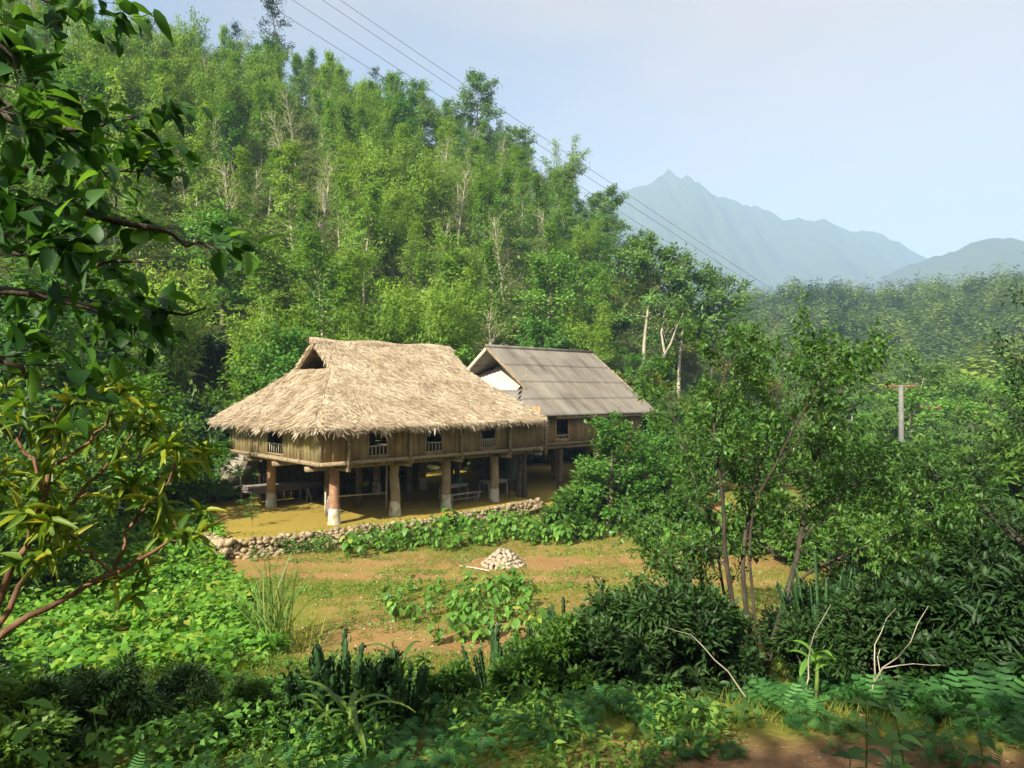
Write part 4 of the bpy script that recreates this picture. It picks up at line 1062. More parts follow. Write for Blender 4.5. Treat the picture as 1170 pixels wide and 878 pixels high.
# particular trees along the skyline
def special(protos, px, s, label, back=0, hs=1., dz=0, cat='tree'):
    p = ridge_at(px, back); pr = protos
    o = inst(pr, (p[0], p[1], p[2]+dz), random.random()*6, (s, s, s*hs)); o['label'] = label; o['category'] = cat; return o
special(P_dark[0], 318, 1.25, 'tall dark sparse tree breaking the skyline near the power lines', 0, 1.15, 2)
special(P_dark[1], 272, .85, 'small dark upright tree on the skyline, left of the tallest one', 0, 1.1, 1)
special(P_dark[1], 430, .72, 'short dark twin-topped tree on the ridge under the lowest wire', 0, 1.15, 3)
special(P_lea[0], 476, .95, 'round bright green tree standing up on the ridge line', 2, 1.05, 2.2)
special(P_lay[0], 542, 1.35, 'wide flat-layered tree reaching out over the skyline', 2, 1.0, 1.5)
special(P_lay[1], 590, 1.0, 'smaller layered tree just downhill of the widest skyline tree', 3, 1.0, 1)
special(P_bam[1], 640, 1.0, 'arching bamboo clump with tips above the ridge, by the wires', 2, 1.1, 1, 'bamboo')
special(P_lay[1], 697, .95, 'grey-green tree at the lower end of the ridge', 0, 1.1, 1)
def placed(proto, px, pyb, Y, s, label, cat='tree', hs=1., rz=None):
    x = (px-585)/800*Y; o = inst(proto, (x, Y, ground(x, Y)-.05), random.random()*6 if rz is None else rz, (s, s, s*hs)); o['label'] = label; o['category'] = cat; return o
placed(P_lay[0], 810, 360, 68, 1.15, 'spreading green tree at the right end of the hill wood', hs=1.05)
placed(P_lay[1], 775, 360, 66, 1.1, 'tall green tree with level branches beside the pale trunk', hs=1.15)
placed(P_lay[1], 735, 360, 64, 1.1, 'tree with light layered foliage left of the pale forked trunk', hs=1.15)
pt = empty('pale_trunk_tree', ((748-585)/800*62, 62, ground((748-585)/800*62, 62)), 0, 'pale forked bare trunk in front of the wood above the earth bank', 'tree')
m = MB(); m.tube(np.array([(0,0,-.5),(.3,0,1.6),(.9,0,3.4),(.6,0,5.2),(.9,0,7.2)]), [.2,.16,.13,.09,.04], 8); m.tube(np.array([(.75,0,3.0),(1.5,0,4.4),(1.9,0,5.6),(2.6,.2,7.0)]), [.11,.09,.06,.03], 7)
for i in range(12): 
    a = np.array((.7+rng.random()*.8, 0, 4+rng.random()*3)); m.tube(branch_pts(np.random.default_rng(i), a, (rng.normal(), rng.normal(), 1.2), 1.6, 4), np.linspace(.035, .01, 5), 4, cap=False)
m.build('trunk', M['palebark'], pt, True)
lb = LB(); K = 500; P = np.stack([rng.normal(size=K)*1.1+1.3, rng.normal(size=K)*.8, 6+rng.random(K)*2.2], 1); lb.leaves(T_RH, P, rdir(rng, K), rdir(rng, K, 1), .25, .12); lb.build('crown', M['slender'], pt)
# palm
pl = empty('palm_tree', ((806-585)/800*58, 58, ground((806-585)/800*58, 58)), 0, 'bushy yellow-green palm below the spreading trees, above the earth bank', 'palm')
m = MB(); m.tube(np.array([(0,0,-.3),(.1,0,1.2),(.05,0,2.3)]), [.24,.2,.2], 10); m.build('trunk', M['bark'], pl, True)
lb = LB(); m = MB(); rg = np.random.default_rng(8)
for i in range(26):
    a = i*2.4; e = .15+1.2*((i*.618) % 1); L = 2.5+rg.random()*.6
    fp = branch_pts(rg, (.05, 0, 2.2), (math.cos(a)*math.cos(e), math.sin(a)*math.cos(e), math.sin(e)), L, 9, -.13, .03); m.tube(fp, np.linspace(.03, .008, 10), 4, cap=False)
    s_ = np.linspace(.15, .99, 34); k = s_*8.99; ki = k.astype(int); c_ = fp[ki]+(fp[ki+1]-fp[ki])*(k-ki)[:, None]; dr = fp[ki+1]-fp[ki]; dr = nrmz(dr)
    sd_ = nrmz(np.cross(dr, (0,0,1.)))
    for sg in (-1, 1):
        dd = sd_*sg+dr*.7; dd[:, 2] -= .35; lb.leaves(T_LONG, c_, dd, np.tile((0,0,1.), (34, 1)), .75*np.sin(np.clip(s_, .1, .95)*PI)**.5+.1, .07, rg)
m.build('frond_stalks', M['stem'], pl); lb.build('fronds', M['palm'], pl)
# banana plant behind the sheet-roofed house
def banana(name, x, y, z, s, label, nl=9, seed=1):
    b = empty(name, (x, y, z), seed, label, 'banana plant'); b.scale = (s, s, s); rg = np.random.default_rng(seed)
    m = MB(); m.tube(np.array([(0,0,-.2),(0,0,1.0),(.05,0,2.2)]), [.16,.13,.08], 9); m.build('stem', M['stem'], b, True); lb = LB()
    for i in range(nl):
        a = i*2.4; e = .6+.7*rg.random(); d = np.array([(math.cos(a)*math.cos(e), math.sin(a)*math.cos(e), math.sin(e))]); 
        xs = np.linspace(0, 1, 12); V = []; side = nrmz(np.cross(d, [[0,0,1.]]))[0]; c_ = np.array((.03, 0, 2.0)); dd = d[0].copy()
        for q in xs:
            w_ = .30*math.sin(PI*min(1, q*1.02+.03))**.6*(q > .12)+.015; V += [c_+side*w_+np.array((0,0,.06)), c_, c_-side*w_+np.array((0,0,.06))]; dd = nrmz((dd+np.array((0,0,-.17)))[None])[0]; c_ = c_+dd*.18
        V = np.array(V); Q = []
        for k in range(11): Q += [(3*k, 3*k+1, 3*k+4, 3*k+3), (3*k+1, 3*k+2, 3*k+5, 3*k+4)]
        lb.add(V, [np.array(Q)], np.full(len(V), .5+.4*rg.random()))
    lb.build('leaves', M['agave'], b); return b
x, y = uv2xy(14, 12.8); banana('banana_plant', x, y, ground(x, y), 1.5, 'banana plant with a big bright leaf behind the sheet roof ridge', 9, 3)
x, y = uv2xy(24, 13.5); banana('banana_plant', x, y, ground(x, y), 1.3, 'banana plant among shrubs at the foot of the hill, right of the sheet roof', 8, 5)

# low growth on the hill floor
def cloud_on_ground(name, N, fn, mat, L, W, h, T=T_RH, label=None, cat=None, upl=1., kind='stuff', seed=4, clumpy=0., dirz=-.1):
    rg = np.random.default_rng(seed); x, y = fn(rg, N); K = len(x)
    hh = h*rg.random(K)*(1+clumpy*2*(fbm(x/1.3, y/1.3, 3, seed)-.5)*2 if clumpy else 1)
    P = np.stack([x, y, gz(x, y)+.02+np.maximum(hh, 0)], 1); lb = LB(); d = rdir(rg, K); d[:, 2] = d[:, 2]*.5+dirz; up = rdir(rg, K); up[:, 2] = abs(up[:, 2])+upl
    lb.leaves(T, P, d, nrmz(up), L*(.6+.8*rg.random(K)), W*(.6+.8*rg.random(K)), rg)
    return tag(lb.build(name, M[mat]), label, cat, kind=kind)
def f_hill(rg, N):
    u = rg.uniform(-34, 104, N); v = 5+90*rg.random(N)**1.25; x, y = uv2xy(u, v); z = gz(x, y); px = 585+800*x/np.maximum(y, 1)
    ok = (z > .9) & (y > 20) & (px > -150) & (px < 930) & ~((u > -2) & (u < 21) & (v < 11.5)); c = fbm(x/4, y/4, 3, 66)
    soil = (px > 690) & (px < 800) & (v < 20) & (c < .47)
    ok &= ~soil; return x[ok], y[ok]
cloud_on_ground('undergrowth', 110000, f_hill, 'undergrowth', .5, .2, 1.3, label='dense low undergrowth on the hill floor between the trees', cat='undergrowth', seed=4)

# ---- wood on the hill across the valley
rg = np.random.default_rng(33)
def crown_cloud(rg, n, R_, H_):
    cl = rdir(rg, 7); cl[:, 2] = abs(cl[:, 2]); q = cl[rg.integers(0, 7, n)]*.55+rdir(rg, n)*.42*(.75+.25*rg.random((n, 1)))
    P = q*np.array((R_, R_, H_*.5)); P[:, 2] += H_*.62; return P
protoc = [crown_cloud(rg, 120, 3.2, 8.5) for _ in range(8)]
N = 10500; tt = rg.uniform(.12, .95, N); Yf = np.exp(rg.uniform(math.log(85), math.log(395), N)); xf = tt*Yf
zf_ = gz(xf, Yf); u_, v_ = xy2uv(xf, Yf)
ok = ~((np.hypot((xf-108)/1.6, Yf-250) < 11)) & ((u_ > 100) | (v_ < 2)) & (np.hypot(xf-43.5, Yf-72) > 9)
px_ = 585+800*xf/Yf
ok &= px_ > 835
xf, Yf, zf_ = xf[ok], Yf[ok], zf_[ok]
near = np.argsort(Yf)[:0]
lb = LB()
tone = fbm(xf/16, Yf/16, 3, 7)
for k in range(8):
    sel = np.arange(k, len(xf), 8)
    sc_ = .55+1.0*rg.random(len(sel))**2; hs = rg.uniform(.75, 1.35, len(sel)); ph = rg.random(len(sel))*6.28
    q = protoc[k]; c_, s_ = np.cos(ph)[:, None], np.sin(ph)[:, None]
    X = (q[None, :, 0]*c_-q[None, :, 1]*s_)*sc_[:, None]+xf[sel][:, None]; Y_ = (q[None, :, 0]*s_+q[None, :, 1]*c_)*sc_[:, None]+Yf[sel][:, None]; Z_ = q[None, :, 2]*(sc_*hs)[:, None]+zf_[sel][:, None]
    P = np.stack([X.ravel(), Y_.ravel(), Z_.ravel()], 1); K = len(P); ctr = np.stack([np.repeat(xf[sel], 120), np.repeat(Yf[sel], 120), np.repeat(zf_[sel]+4.0*sc_*hs, 120)], 1); up = nrmz(P-ctr)+rdir(rg, K)*.22+np.array((0,0,.4))
    dd_ = rdir(rg, K); dd_ = dd_-up*np.sum(dd_*up, 1, keepdims=True)/np.sum(up*up, 1, keepdims=True); V, F_, r_ = scatter(T_RH, P, dd_, nrmz(up), .7+.6*rg.random(K), .55+.4*rg.random(K), rg)
    tr_ = np.repeat(np.repeat(np.clip((rg.random(len(sel))), 0, 1)**1.3, 120), 4)
    lb.add(V, F_, np.clip(.82*tr_*.9+.08*r_+.05, 0, 1))
tag(lb.build('far_forest', M['farwood']), 'unbroken green forest covering the hazy hill across the valley', 'forest', kind='stuff')
# separate trees at its near edge
k = 0
for i in range(900):
    if k >= 58: break
    Y = random.uniform(60, 150); px = random.uniform(845, 1200); x = (px-585)/800*Y
    u, v = xy2uv(x, Y)
    if u < 88 and v > 3: continue
    if abs(x-43.5) < 7 and Y < 76: continue
    if abs(x-26) < 4 and Y < 55: continue
    pr = random.choice([P_lea, P_lea, P_lay, P_bam, P_sle]); o = plant(pr, x, Y, random.uniform(.75, 1.15), 'on the valley floor before the far hill' if Y > 100 else 'beyond the right-hand garden'); k += 1

# ---- shrubs at the foot of the hill behind and left of the thatched house
pts = []
def far_from(x, y, D):
    if any((x-a)**2+(y-b)**2 < D*D for a, b in pts): return False
    pts.append((x, y)); return True
for i in range(4000):
    u = random.uniform(-22, -2.2); v = random.uniform(-1, 13.5); x, y = uv2xy(u, v)
    px = 585+800*x/y
    if px > 262 and v < 8.6 : continue
    if px > 188 and y < 34.5: continue
    if v < 5.5 and u > -5.2: continue
    if v < 5.0-.12*(u+22)*1.0 and px > 60 : continue
    if px < -60: continue
    if not far_from(x, y, 1.75): continue
    r = random.random()
    plant(P_shr if r < .55 else P_shd if r < .8 else P_lea, x, y, random.uniform(.95, 1.5) if r < .8 else random.uniform(.45, .62), 'behind the vine field' if u < -9 else 'beside the left end of the thatched house')
for i in range(3000):
    u = random.uniform(-2, 26); v = random.uniform(9.9, 14.5); x, y = uv2xy(u, v)
    if 9.5 < u < 15 and v < 14: continue
    if not far_from(x, y, 1.9): continue
    r = random.random(); plant(P_shd if r < .5 else P_lea if r < .75 else P_shr, x, y, random.uniform(1.2, 1.8) if not .5 <= r < .75 else random.uniform(.55, .8), 'close behind the thatched house' if u < 10 else 'close behind the sheet-roofed house')
# right of the houses and over the right-hand garden
for i in range(12000):
    Y = random.uniform(14.5, 62); px = random.uniform(640, 1230); x = (px-585)/800*Y; u, v = xy2uv(x, Y)
    if v > 8 and u < 30: continue
    if u < 19.5 and v > -2.4: continue
    if u < 12.5 and v > -4.0 : continue
    if u < 9 and px < 985: continue
    if Y < 22 and px < 985: continue
    base = 448+(CZ-ground(x, Y))/Y*800
    # leave the open soil and the green rows showing
    if 775 < px < 965 and 556 < base < 640 and Y < 36: continue
    if 1040 < px < 1150 and 28 < Y < 37.5: continue
    if np.hypot(x-25, Y-45) < 1.5 or (abs(px-1030) < 26 and Y < 45 and Y > 30): continue
    if not far_from(x, Y, 1.75+.02*Y): continue
    r = random.random()
    if Y < 25:
        x_ = x; o_ = inst(BQ[2 if r < .6 else 0], (x_, Y, ground(x_, Y)-.05), random.random()*6, random.uniform(1.1, 1.6)); o_['category'] = 'bush'; o_['group'] = 'green bushes at the right side of the garden'; later(o_, 'green hedge bush', 'at the right side of the garden'); continue
    wh = 'in front of the sheet-roofed house' if px < 760 else 'behind the front tree crown' if px < 960 else 'at the right side of the valley garden'
    if r < .55: plant(P_shr, x, Y, random.uniform(1.0, 1.7), wh)
    elif r < .72: plant(P_shd, x, Y, random.uniform(1.0, 1.6), wh)
    elif r < .80: plant(P_shy, x, Y, random.uniform(1.0, 1.5), wh)
    elif px > 975 and px < 1085 and Y < 48: plant(P_shr, x, Y, random.uniform(.8, 1.1), wh)
    else: plant(P_lea if r < .95 or Y < 40 else P_lay, x, Y, random.uniform(.38, .55) if px < 950 else random.uniform(.5, .75), wh)
placed(P_lea[1], 692, 590, 26.5, .45, 'small leafy tree in front of the corner of the sheet-roofed house', hs=1.05)
placed(P_lea[2], 742, 590, 26.5, .34, 'second small leafy tree before the sheet roof, just right of the first')
placed(P_shr[0], 650, 610, 26.0, .75, 'low light green bush at the end of the stone wall', 'shrub')
placed(P_lea[0], 250, 560, 29, .30, 'thin young tree before the boulder left of the house')
sap = tree_proto('sapling', 77, 1.1, .012, .4, 9, lambda f: .3, lambda f: 40, 0, 3, .5, 5, .04, .10, .04, T=T_BENT, label='thin young sapling on the mossy terrace left of the corner post', cat='sapling')
placed(sap, 290, 602, 24.5, 1., 'thin young sapling on the mossy terrace left of the corner post', 'sapling')

# ---- vine field, left
def f_vine(rg, N):
    Y = rg.uniform(8.8, 30.5, N); xr = np.interp(Y, [9, 12, 14, 18, 22.5, 29, 31], [-4.2, -4.1, -4.7, -6.7, -9.2, -12.6, -13.6])+.9*(fbm(Y/1.1, Y*0, 3, 8)-.5)
    x = rg.uniform(-26, -4, N); u, v = xy2uv(x, Y); px = 585+800*x/Y
    ok = (x < xr) & (px > -120); c = fbm(x/1.2, Y/1.2, 3, 55)
    ok &= ~((Y < 13.0) & (c < .42)); ok &= c > .30; return x[ok], Y[ok]
cloud_on_ground('vine_field', 95000, f_vine, 'squash', .15, .14, .36, T_HEART, 'bright green field of low broad-leaved creeping vines', 'vine field', 1.5, seed=5, clumpy=.6)
# ---- short grass and weeds on the garden
T_BLADE = (np.array([(0,.5,0),(0,-.5,0),(.55,-.35,.0),(.55,.35,0),(1,0,-.15)], float), [np.array([(0,1,2,3)]), np.array([(3,2,4)])])
def grassy(name, N, fn, L, W, mat, label, seed, lean=.6, T=T_BLADE):
    rg = np.random.default_rng(seed); x, y = fn(rg, N); K = len(x); d = rdir(rg, K)*lean; d[:, 2] = .5+rg.random(K)
    P = np.stack([x, y, gz(x, y)-.01], 1); lb = LB(); lb.leaves(T, P, d, rdir(rg, K, .3), L*(.4+.9*rg.random(K)), W, rg)
    return tag(lb.build(name, M[mat]), label, name.replace('_', ' '), kind='stuff')
def f_grass(rg, N):
    Y = rg.uniform(11.5, 30, N); x = rg.uniform(-8, 18, N); u, v = xy2uv(x, Y)
    c = .6*fbm(x/1.4, Y/1.4, 4, 57)+.4*fbm(x/.35, Y/.35, 2, 58)+.2*np.exp(-((Y-19-.05*x)/1.1)**2)-.3*np.exp(-((Y-19.9+.06*x)/.35)**2)-.12*np.exp(-((Y-14.6)/1.2)**2)*(abs(x+1) < 3)-.10*np.exp(-((Y-21.9)/.8)**2)
    ok = ((v < wall_v(u)-.25) | (u > 9.5) | (u < -4)) & (c > .40); return x[ok], Y[ok]
grassy('grass', 220000, f_grass, .085, .013, 'grass', 'patchy short grass and weeds over the reddish garden soil', 6)
def f_terr(rg, N):
    u = rg.uniform(-4.2, 12, N); v = rg.uniform(-1.6, 3, N); x, y = uv2xy(u, v); c = fbm(x/1.1, y/1.1, 3, 59)
    ok = (c > .62-.22*np.exp(-((v-wall_v(u))/.35)**2)-.1*(u < -2.5)) & (v > wall_v(u)-.1); return x[ok], y[ok]
grassy('terrace_grass', 14000, f_terr, .10, .012, 'grass', 'thin yellowish grass along the rim of the house terrace', 7)
def f_wallweed(rg, N):
    u = rg.uniform(-4.2, 9, N); q = rg.random(N); x, y = uv2xy(u, wall_v(u)-.1-.75*q); c = fbm(u/.55, q*1.5, 3, 60); ok = c > .43+.12*q; return x[ok], y[ok]
cloud_on_ground('wall_weeds', 9000, f_wallweed, 'taro', .10, .05, .42, T_BENT, 'scrambling weeds growing against the foot of the stone wall', 'weeds', .6, seed=61, clumpy=1.0)

# ---- garden plants (broad leaves on thin stalks)
def gplant(seed, H=.62, nl=9, LL=.22):
    rg = np.random.default_rng(seed); root = empty('garden_plant', cat='plant', link=False); m = MB(); lb = LB()
    for i in range(nl):
        a = rg.random()*6.28; r = .03+.2*rg.random(); h = H*(.45+.6*rg.random())
        tip = np.array((math.cos(a)*r, math.sin(a)*r, h)); m.tube(np.array([(0,0,-.05), tip*np.array((.3,.3,.55)), tip]), [.008,.006,.004], 4, cap=False)
        d = np.array([[math.cos(a), math.sin(a), -.55+.3*rg.normal()]]); lb.leaves(T_HEART, tip[None], d, nrmz(np.array([[math.cos(a)*.6, math.sin(a)*.6, 1]])), LL*(.6+.6*rg.random()), LL*.85*(.6+.5*rg.random()), rg)
    for k in range(nl*2):
        p = rdir(rg, 1)*.12; p[:, 2] = rg.random()*H*.45+.05; lb.leaves(T_HEART, p, rdir(rg, 1), rdir(rg, 1, 1.), .12, .10, rg)
    m.build('stalks', M['stem'], root, link=False); lb.build('leaves', M['taro'], root, link=False); return root
GP = [gplant(90+i, .5+.12*i, 7+2*i) for i in range(4)]
def put_gp(x, y, s, where):
    o = inst(random.choice(GP), (x, y, ground(x, y)), random.random()*6, s, .1); o['group'] = 'broad-leaved garden plants'; o['category'] = 'plant'; later(o, 'broad-leaved garden plant', where)
pts = []; n1 = 0
for i in range(6000):
    if n1 >= 150: break
    px = random.uniform(395, 790); Y = random.uniform(20.6, 27.5); x = (px-585)/800*Y; u, v = xy2uv(x, Y)
    if not (-6.2 < v < wall_v(u)-.35): continue
    # front limit of the bed
    lim = np.interp(px, [395, 480, 600, 700, 790], [642, 636, 627, 640, 640]); b = 448+(CZ-ground(x, Y))/Y*800
    if b > lim-16*(float(fbm(np.array([x/.7]), np.array([Y/.7]), 2, 205)[0])): continue
    if float(fbm(np.array([x/.9]), np.array([Y/.9]), 2, 206)[0]) < .27: continue
    if abs(px-575) < 28 and Y < 22.3: continue
    if not far_from(x, Y, .36): continue
    put_gp(x, Y, random.uniform(.55, 1.2), ('in the front rows' if v < -3 else 'in the back rows')+(' below the stone wall' if px < 500 else ' behind the stone heap' if px < 640 else ' right of the stone heap')); n1 += 1
for (x0, x1, y0, y1, nn, wh) in ((-3.0, -1.9, 16.0, 18.6, 9, 'in the small clump left of the garden middle'), (-1.5, .75, 14.2, 18.6, 34, 'in the clump in the middle of the bare garden'), (-1.2, .3, 18.2, 19.4, 6, 'at the back of the middle clump')):
    for i in range(nn*6):
        if nn <= 0: break
        x = random.uniform(x0, x1); y = random.uniform(y0, y1)
        if far_from(x, y, .3): put_gp(x, y, random.uniform(.55, 1.0), wh); nn -= 1
pts2 = 0
for i in range(900):
    if pts2 > 110: break
    px = random.uniform(745, 985); Y = random.uniform(22.5, 29.5); x = (px-585)/800*Y
    if far_from(x, Y, .45): put_gp(x, Y, random.uniform(.8, 1.3), 'in the sunlit rows behind the front tree'); pts2 += 1

# ---- reed tuft
def tuft(name, x, y, n, L, W, mat, label, seed, spread=.18, droop=-.09, cat='reed tuft'):
    rg = np.random.default_rng(seed); root = empty(name, (x, y, ground(x, y)), 0, label, cat); lb = LB()
    for i in range(n):
        a = rg.random()*6.28; e = 1.1+.4*rg.random(); l_ = L*(.5+.55*rg.random()); p = np.array((rg.normal()*spread, rg.normal()*spread, 0))
        bp = branch_pts(rg, p, (math.cos(a)*math.cos(e), math.sin(a)*math.cos(e), math.sin(e)), l_, 8, droop, .035)
        sd_ = nrmz(np.cross(bp[-1]-bp[0]+np.array((0,0,.001)), (rg.normal(), rg.normal(), .3))[None])[0]; w_ = W*np.sin(np.linspace(.35, PI, 9))**.7
        V = np.concatenate([bp+sd_*w_[:, None], bp-sd_*w_[:, None]]); k = np.arange(8); lb.add(V, [np.stack([k, k+1, k+10, k+9], 1)], np.full(18, rg.random()))
    lb.build('blades', M[mat], root); return root
tuft('reed_tuft', -4.85, 14.3, 70, 2.0, .016, 'reed', 'tall pale green reed tuft at the edge of the vine field', 15)
tuft('grass_tuft', -4.1, 14.0, 40, .9, .01, 'grass', 'dry thin grass tuft just right of the tall reeds', 16)

# ---- front tree on the right
def limb_tree(name, label, stems, lmat, bmat, seed, nb=9, blen=1.0, twl=.38, ntw=6, nleaf=9, LL=.085, LW=.038, T=T_BENT, up=.25, spread=.06, q0=.3, cat='tree', whorl=False, droop=.2):
    rg = np.random.default_rng(seed); root = empty(name, tuple(stems[0][0][0]), 0, label, cat); org = np.array(stems[0][0][0]); m = MB(); P = []; D = []
    for pts_, r0, r1 in stems:
        pts_ = np.array(pts_)-org
        # resample smoothly
        t = np.linspace(0, len(pts_)-1, 16); pp = np.stack([np.interp(t, np.arange(len(pts_)), pts_[:, i]) for i in range(3)], 1)
        for _ in range(2): pp[1:-1] = (pp[:-2]+2*pp[1:-1]+pp[2:])/4
        pp[1:-1] += rg.normal(size=(14, 3))*.012
        m.tube(pp, np.linspace(r0, r1, 16), 8, cap=False)
        for i in range(nb):
            q = q0+(1-q0)*(i+rg.random())/nb; k = min(q*15, 14.99); c_ = pp[int(k)]+(pp[int(k)+1]-pp[int(k)])*(k-int(k)); ax = nrmz((pp[min(int(k)+1, 15)]-pp[int(k)])[None])[0]
            a = rg.random()*6.28; d = np.array((math.cos(a), math.sin(a), .15))+ax*.5+np.array((0,0,up)); bl = blen*(.55+.7*rg.random())*(1.25-.55*q)
            bp = branch_pts(rg, c_, d, bl, 6, -.01, .14); rb = (r0+(r1-r0)*q)*.42; m.tube(bp, np.linspace(rb, rb*.25, 7), 5, cap=False)
            for j in range(ntw):
                k2 = min((.25+.75*(j+rg.random())/ntw)*6, 5.99); c2 = bp[int(k2)]+(bp[int(k2)+1]-bp[int(k2)])*(k2-int(k2)); dd = nrmz((bp[-1]-bp[0])[None])[0]+rg.normal(size=3)*.65; dd[2] += .15
                tp = branch_pts(rg, c2, dd, twl*(.5+.8*rg.random()), 4, -.02, .15); m.tube(tp, np.linspace(rb*.25, .002, 5), 3, cap=False)
                if whorl:
                    c3 = np.repeat(tp[-1][None], nleaf, 0)+nrmz((tp[-1]-tp[-2])[None])*rg.uniform(-.06, .02, (nleaf, 1)); dr = nrmz((tp[-1]-tp[0])[None])*.35+rdir(rg, nleaf)*.9; dr[:, 2] -= droop*.5
                else:
                    s_ = rg.uniform(.3, 4, nleaf); si = np.minimum(s_.astype(int), 3); c3 = tp[si]+(tp[si+1]-tp[si])*(s_-si)[:, None]+rg.normal(size=(nleaf, 3))*spread; dr = nrmz((tp[-1]-tp[0])[None])*.6+rdir(rg, nleaf)*.8; dr[:, 2] -= droop
                P.append(c3); D.append(dr)
    P = np.concatenate(P); D = np.concatenate(D); K = len(P); lb = LB(); u3 = rdir(rg, K); u3[:, 2] = abs(u3[:, 2])+1.0
    lb.leaves(T, P, D, nrmz(u3), LL*(.55+.8*rg.random(K)), LW*(.6+.7*rg.random(K)), rg)
    m.build('trunk', M[bmat], root, True); lb.build('crown', M[lmat], root); return root
def PX(l, Y): return [at(px, py, Y+dy) for px, py, dy in l]
Y0 = 11.2
tb = at(868, 758, Y0); tb[2] = ground(tb[0], tb[1])-.1
def stem(l, r0, r1): return ([tb]+PX(l, Y0), r0, r1)
limb_tree('front_tree', 'slender many-stemmed tree with light crown, standing in front at the right', [
    stem([(880,735,0),(905,660,0),(921,590,.1),(922,545,.2),(945,490,.3),(962,440,.5),(968,412,.6)], .062, .012),
    stem([(858,735,-.1),(846,660,-.2),(852,600,-.1),(868,540,0),(880,470,0),(905,400,.1)], .05, .01),
    stem([(850,728,-.1),(832,690,-.3),(826,600,-.5),(828,560,-.6),(812,500,-.8),(820,440,-.9),(845,395,-1)], .05, .01),
    stem([(860,740,-.1),(830,700,.4),(822,640,.9),(800,560,1.2),(775,500,1.4),(760,440,1.6)], .035, .008),
    stem([(905,660,0),(950,640,-.4),(1000,620,-.6),(1050,600,-.7),(1090,590,-.8)], .03, .006),
    stem([(921,590,.1),(960,570,.5),(1010,560,.9),(1060,555,1.2)], .03, .006),
    stem([(858,735,-.1),(800,690,.2),(770,650,.4),(750,610,.6)], .022, .006),
    stem([(850,600,-.2),(890,520,-.8),(930,450,-1.2),(960,410,-1.4)], .026, .006)],
    'fronttree', 'darkbark', 200, nb=18, blen=1.15, ntw=10, nleaf=15, LL=.10, LW=.046, q0=.34, spread=.03)
# tree at the right edge of the view
tb = np.array((9.4, 11.0, ground(9.4, 11.0)-.1))
limb_tree('edge_tree', 'dark dense-leaved tree at the right edge, with wispy top twigs', [
    ([tb, tb+np.array((-.1,0,1.2)), tb+np.array((-.3,.1,2.6)), tb+np.array((-.6,.1,4.4)), tb+np.array((-.9,0,6.4))], .12, .015),
    ([tb+np.array((-.2,0,1.6)), tb+np.array((-.9,-.3,2.8)), tb+np.array((-1.3,-.4,4.0)), tb+np.array((-1.5,-.4,5.0))], .06, .012),
    ([tb+np.array((-.1,0,1.0)), tb+np.array((-.8,.5,2.0)), tb+np.array((-1.6,.8,2.8)), tb+np.array((-2.3,.9,3.3))], .05, .01),
    ([tb+np.array((-.1,0,1.2)), tb+np.array((.4,-.5,2.6)), tb+np.array((.6,-.7,4.2))], .06, .012)],
    'shrubdark', 'darkbark', 201, nb=15, blen=1.15, ntw=9, nleaf=11, LL=.10, LW=.045, q0=.22)
# ---- spurge clumps: upright ribbed green columns
def spurge(x, y, H, n, rad, label, seed):
    rg = np.random.default_rng(seed); root = empty('spurge_clump', (x, y, ground(x, y)-.05), 0, label, 'spurge'); m = MB(); lb = LB(); P = []
    for i in range(n):
        a = rg.random()*6.28; r = rad*math.sqrt(rg.random()); h = H*(.5+.55*rg.random())*(1.1-.4*r/rad)
        ln = .10+.22*r/rad
        nseg = 4+int(h/.10); zs = np.linspace(0, h, nseg*2+1); cx = math.cos(a)*(r*.55)+math.cos(a)*ln*zs; cy = math.sin(a)*(r*.55)+math.sin(a)*ln*zs
        rr = (.030+.006*np.cos(np.arange(len(zs))*PI))*np.linspace(1.15, .8, len(zs)); rr[-1] = .008
        # three-winged section
        k = 6; an = np.arange(k)*PI/3+rg.random()*6; w_ = np.array([1.35,.45]*3); V = np.stack([cx[:, None]+rr[:, None]*np.cos(an)*w_, cy[:, None]+rr[:, None]*np.sin(an)*w_, np.repeat(zs[:, None], k, 1)], -1)
        ii_ = np.arange(len(zs)-1)[:, None]*k; j = np.arange(k)[None]; j2 = (j+1) % k; m.add(V.reshape(-1, 3), [np.stack([ii_+j, ii_+j2, ii_+k+j2, ii_+k+j], -1).reshape(-1, 4)], rg.random())
        K = 16; q = rg.integers(len(zs)//2, len(zs), K); P.append(np.stack([cx[q]+rg.normal(size=K)*.03, cy[q]+rg.normal(size=K)*.03, zs[q]], 1))
    m.build('stems', M['euph'], root); P = np.concatenate(P); K = len(P); lb.leaves(T_BENT, P, rdir(rg, K, .8), rdir(rg, K), .07*(.5+rg.random(K)), .03, rg); lb.build('leaves', M['shrubdark'], root)
    return root
sp_list = [(392, 7.5, .95, 34, .62, 'dark spurge clump behind the strap-leaved plants, lower middle of the view'), (345, 7.3, .6, 20, .5, 'low dark spurge clump, left part of the lower middle thicket'),
           (452, 7.4, .8, 22, .5, 'dark spurge clump right of the strap-leaved plants'),
           (562, 9.3, 1.2, 9, .28, 'tall thin candelabra spurge standing against bare soil'), (600, 10.0, .95, 22, .5, 'low spurge clump right of the candelabra spurge'),
           (648, 10.9, 1.35, 22, .5, 'spurge clump with sunlit tips by the garden edge'), (700, 10.6, 1.3, 30, .6, 'wide spurge clump in the middle of the front hedge'), (752, 11.1, 1.75, 30, .6, 'tallest spurge clump left of the front tree trunk'),
           (800, 10.6, 1.6, 28, .6, 'dark spurge clump just left of the front tree trunk'), (940, 10.4, 1.9, 30, .6, 'dark spurge clump right of the front tree trunk'), (1000, 10.8, 1.9, 30, .7, 'dark spurge clump under the right-hand branches'),
           (1065, 10.5, 2.0, 30, .7, 'dark spurge clump near the right edge')]
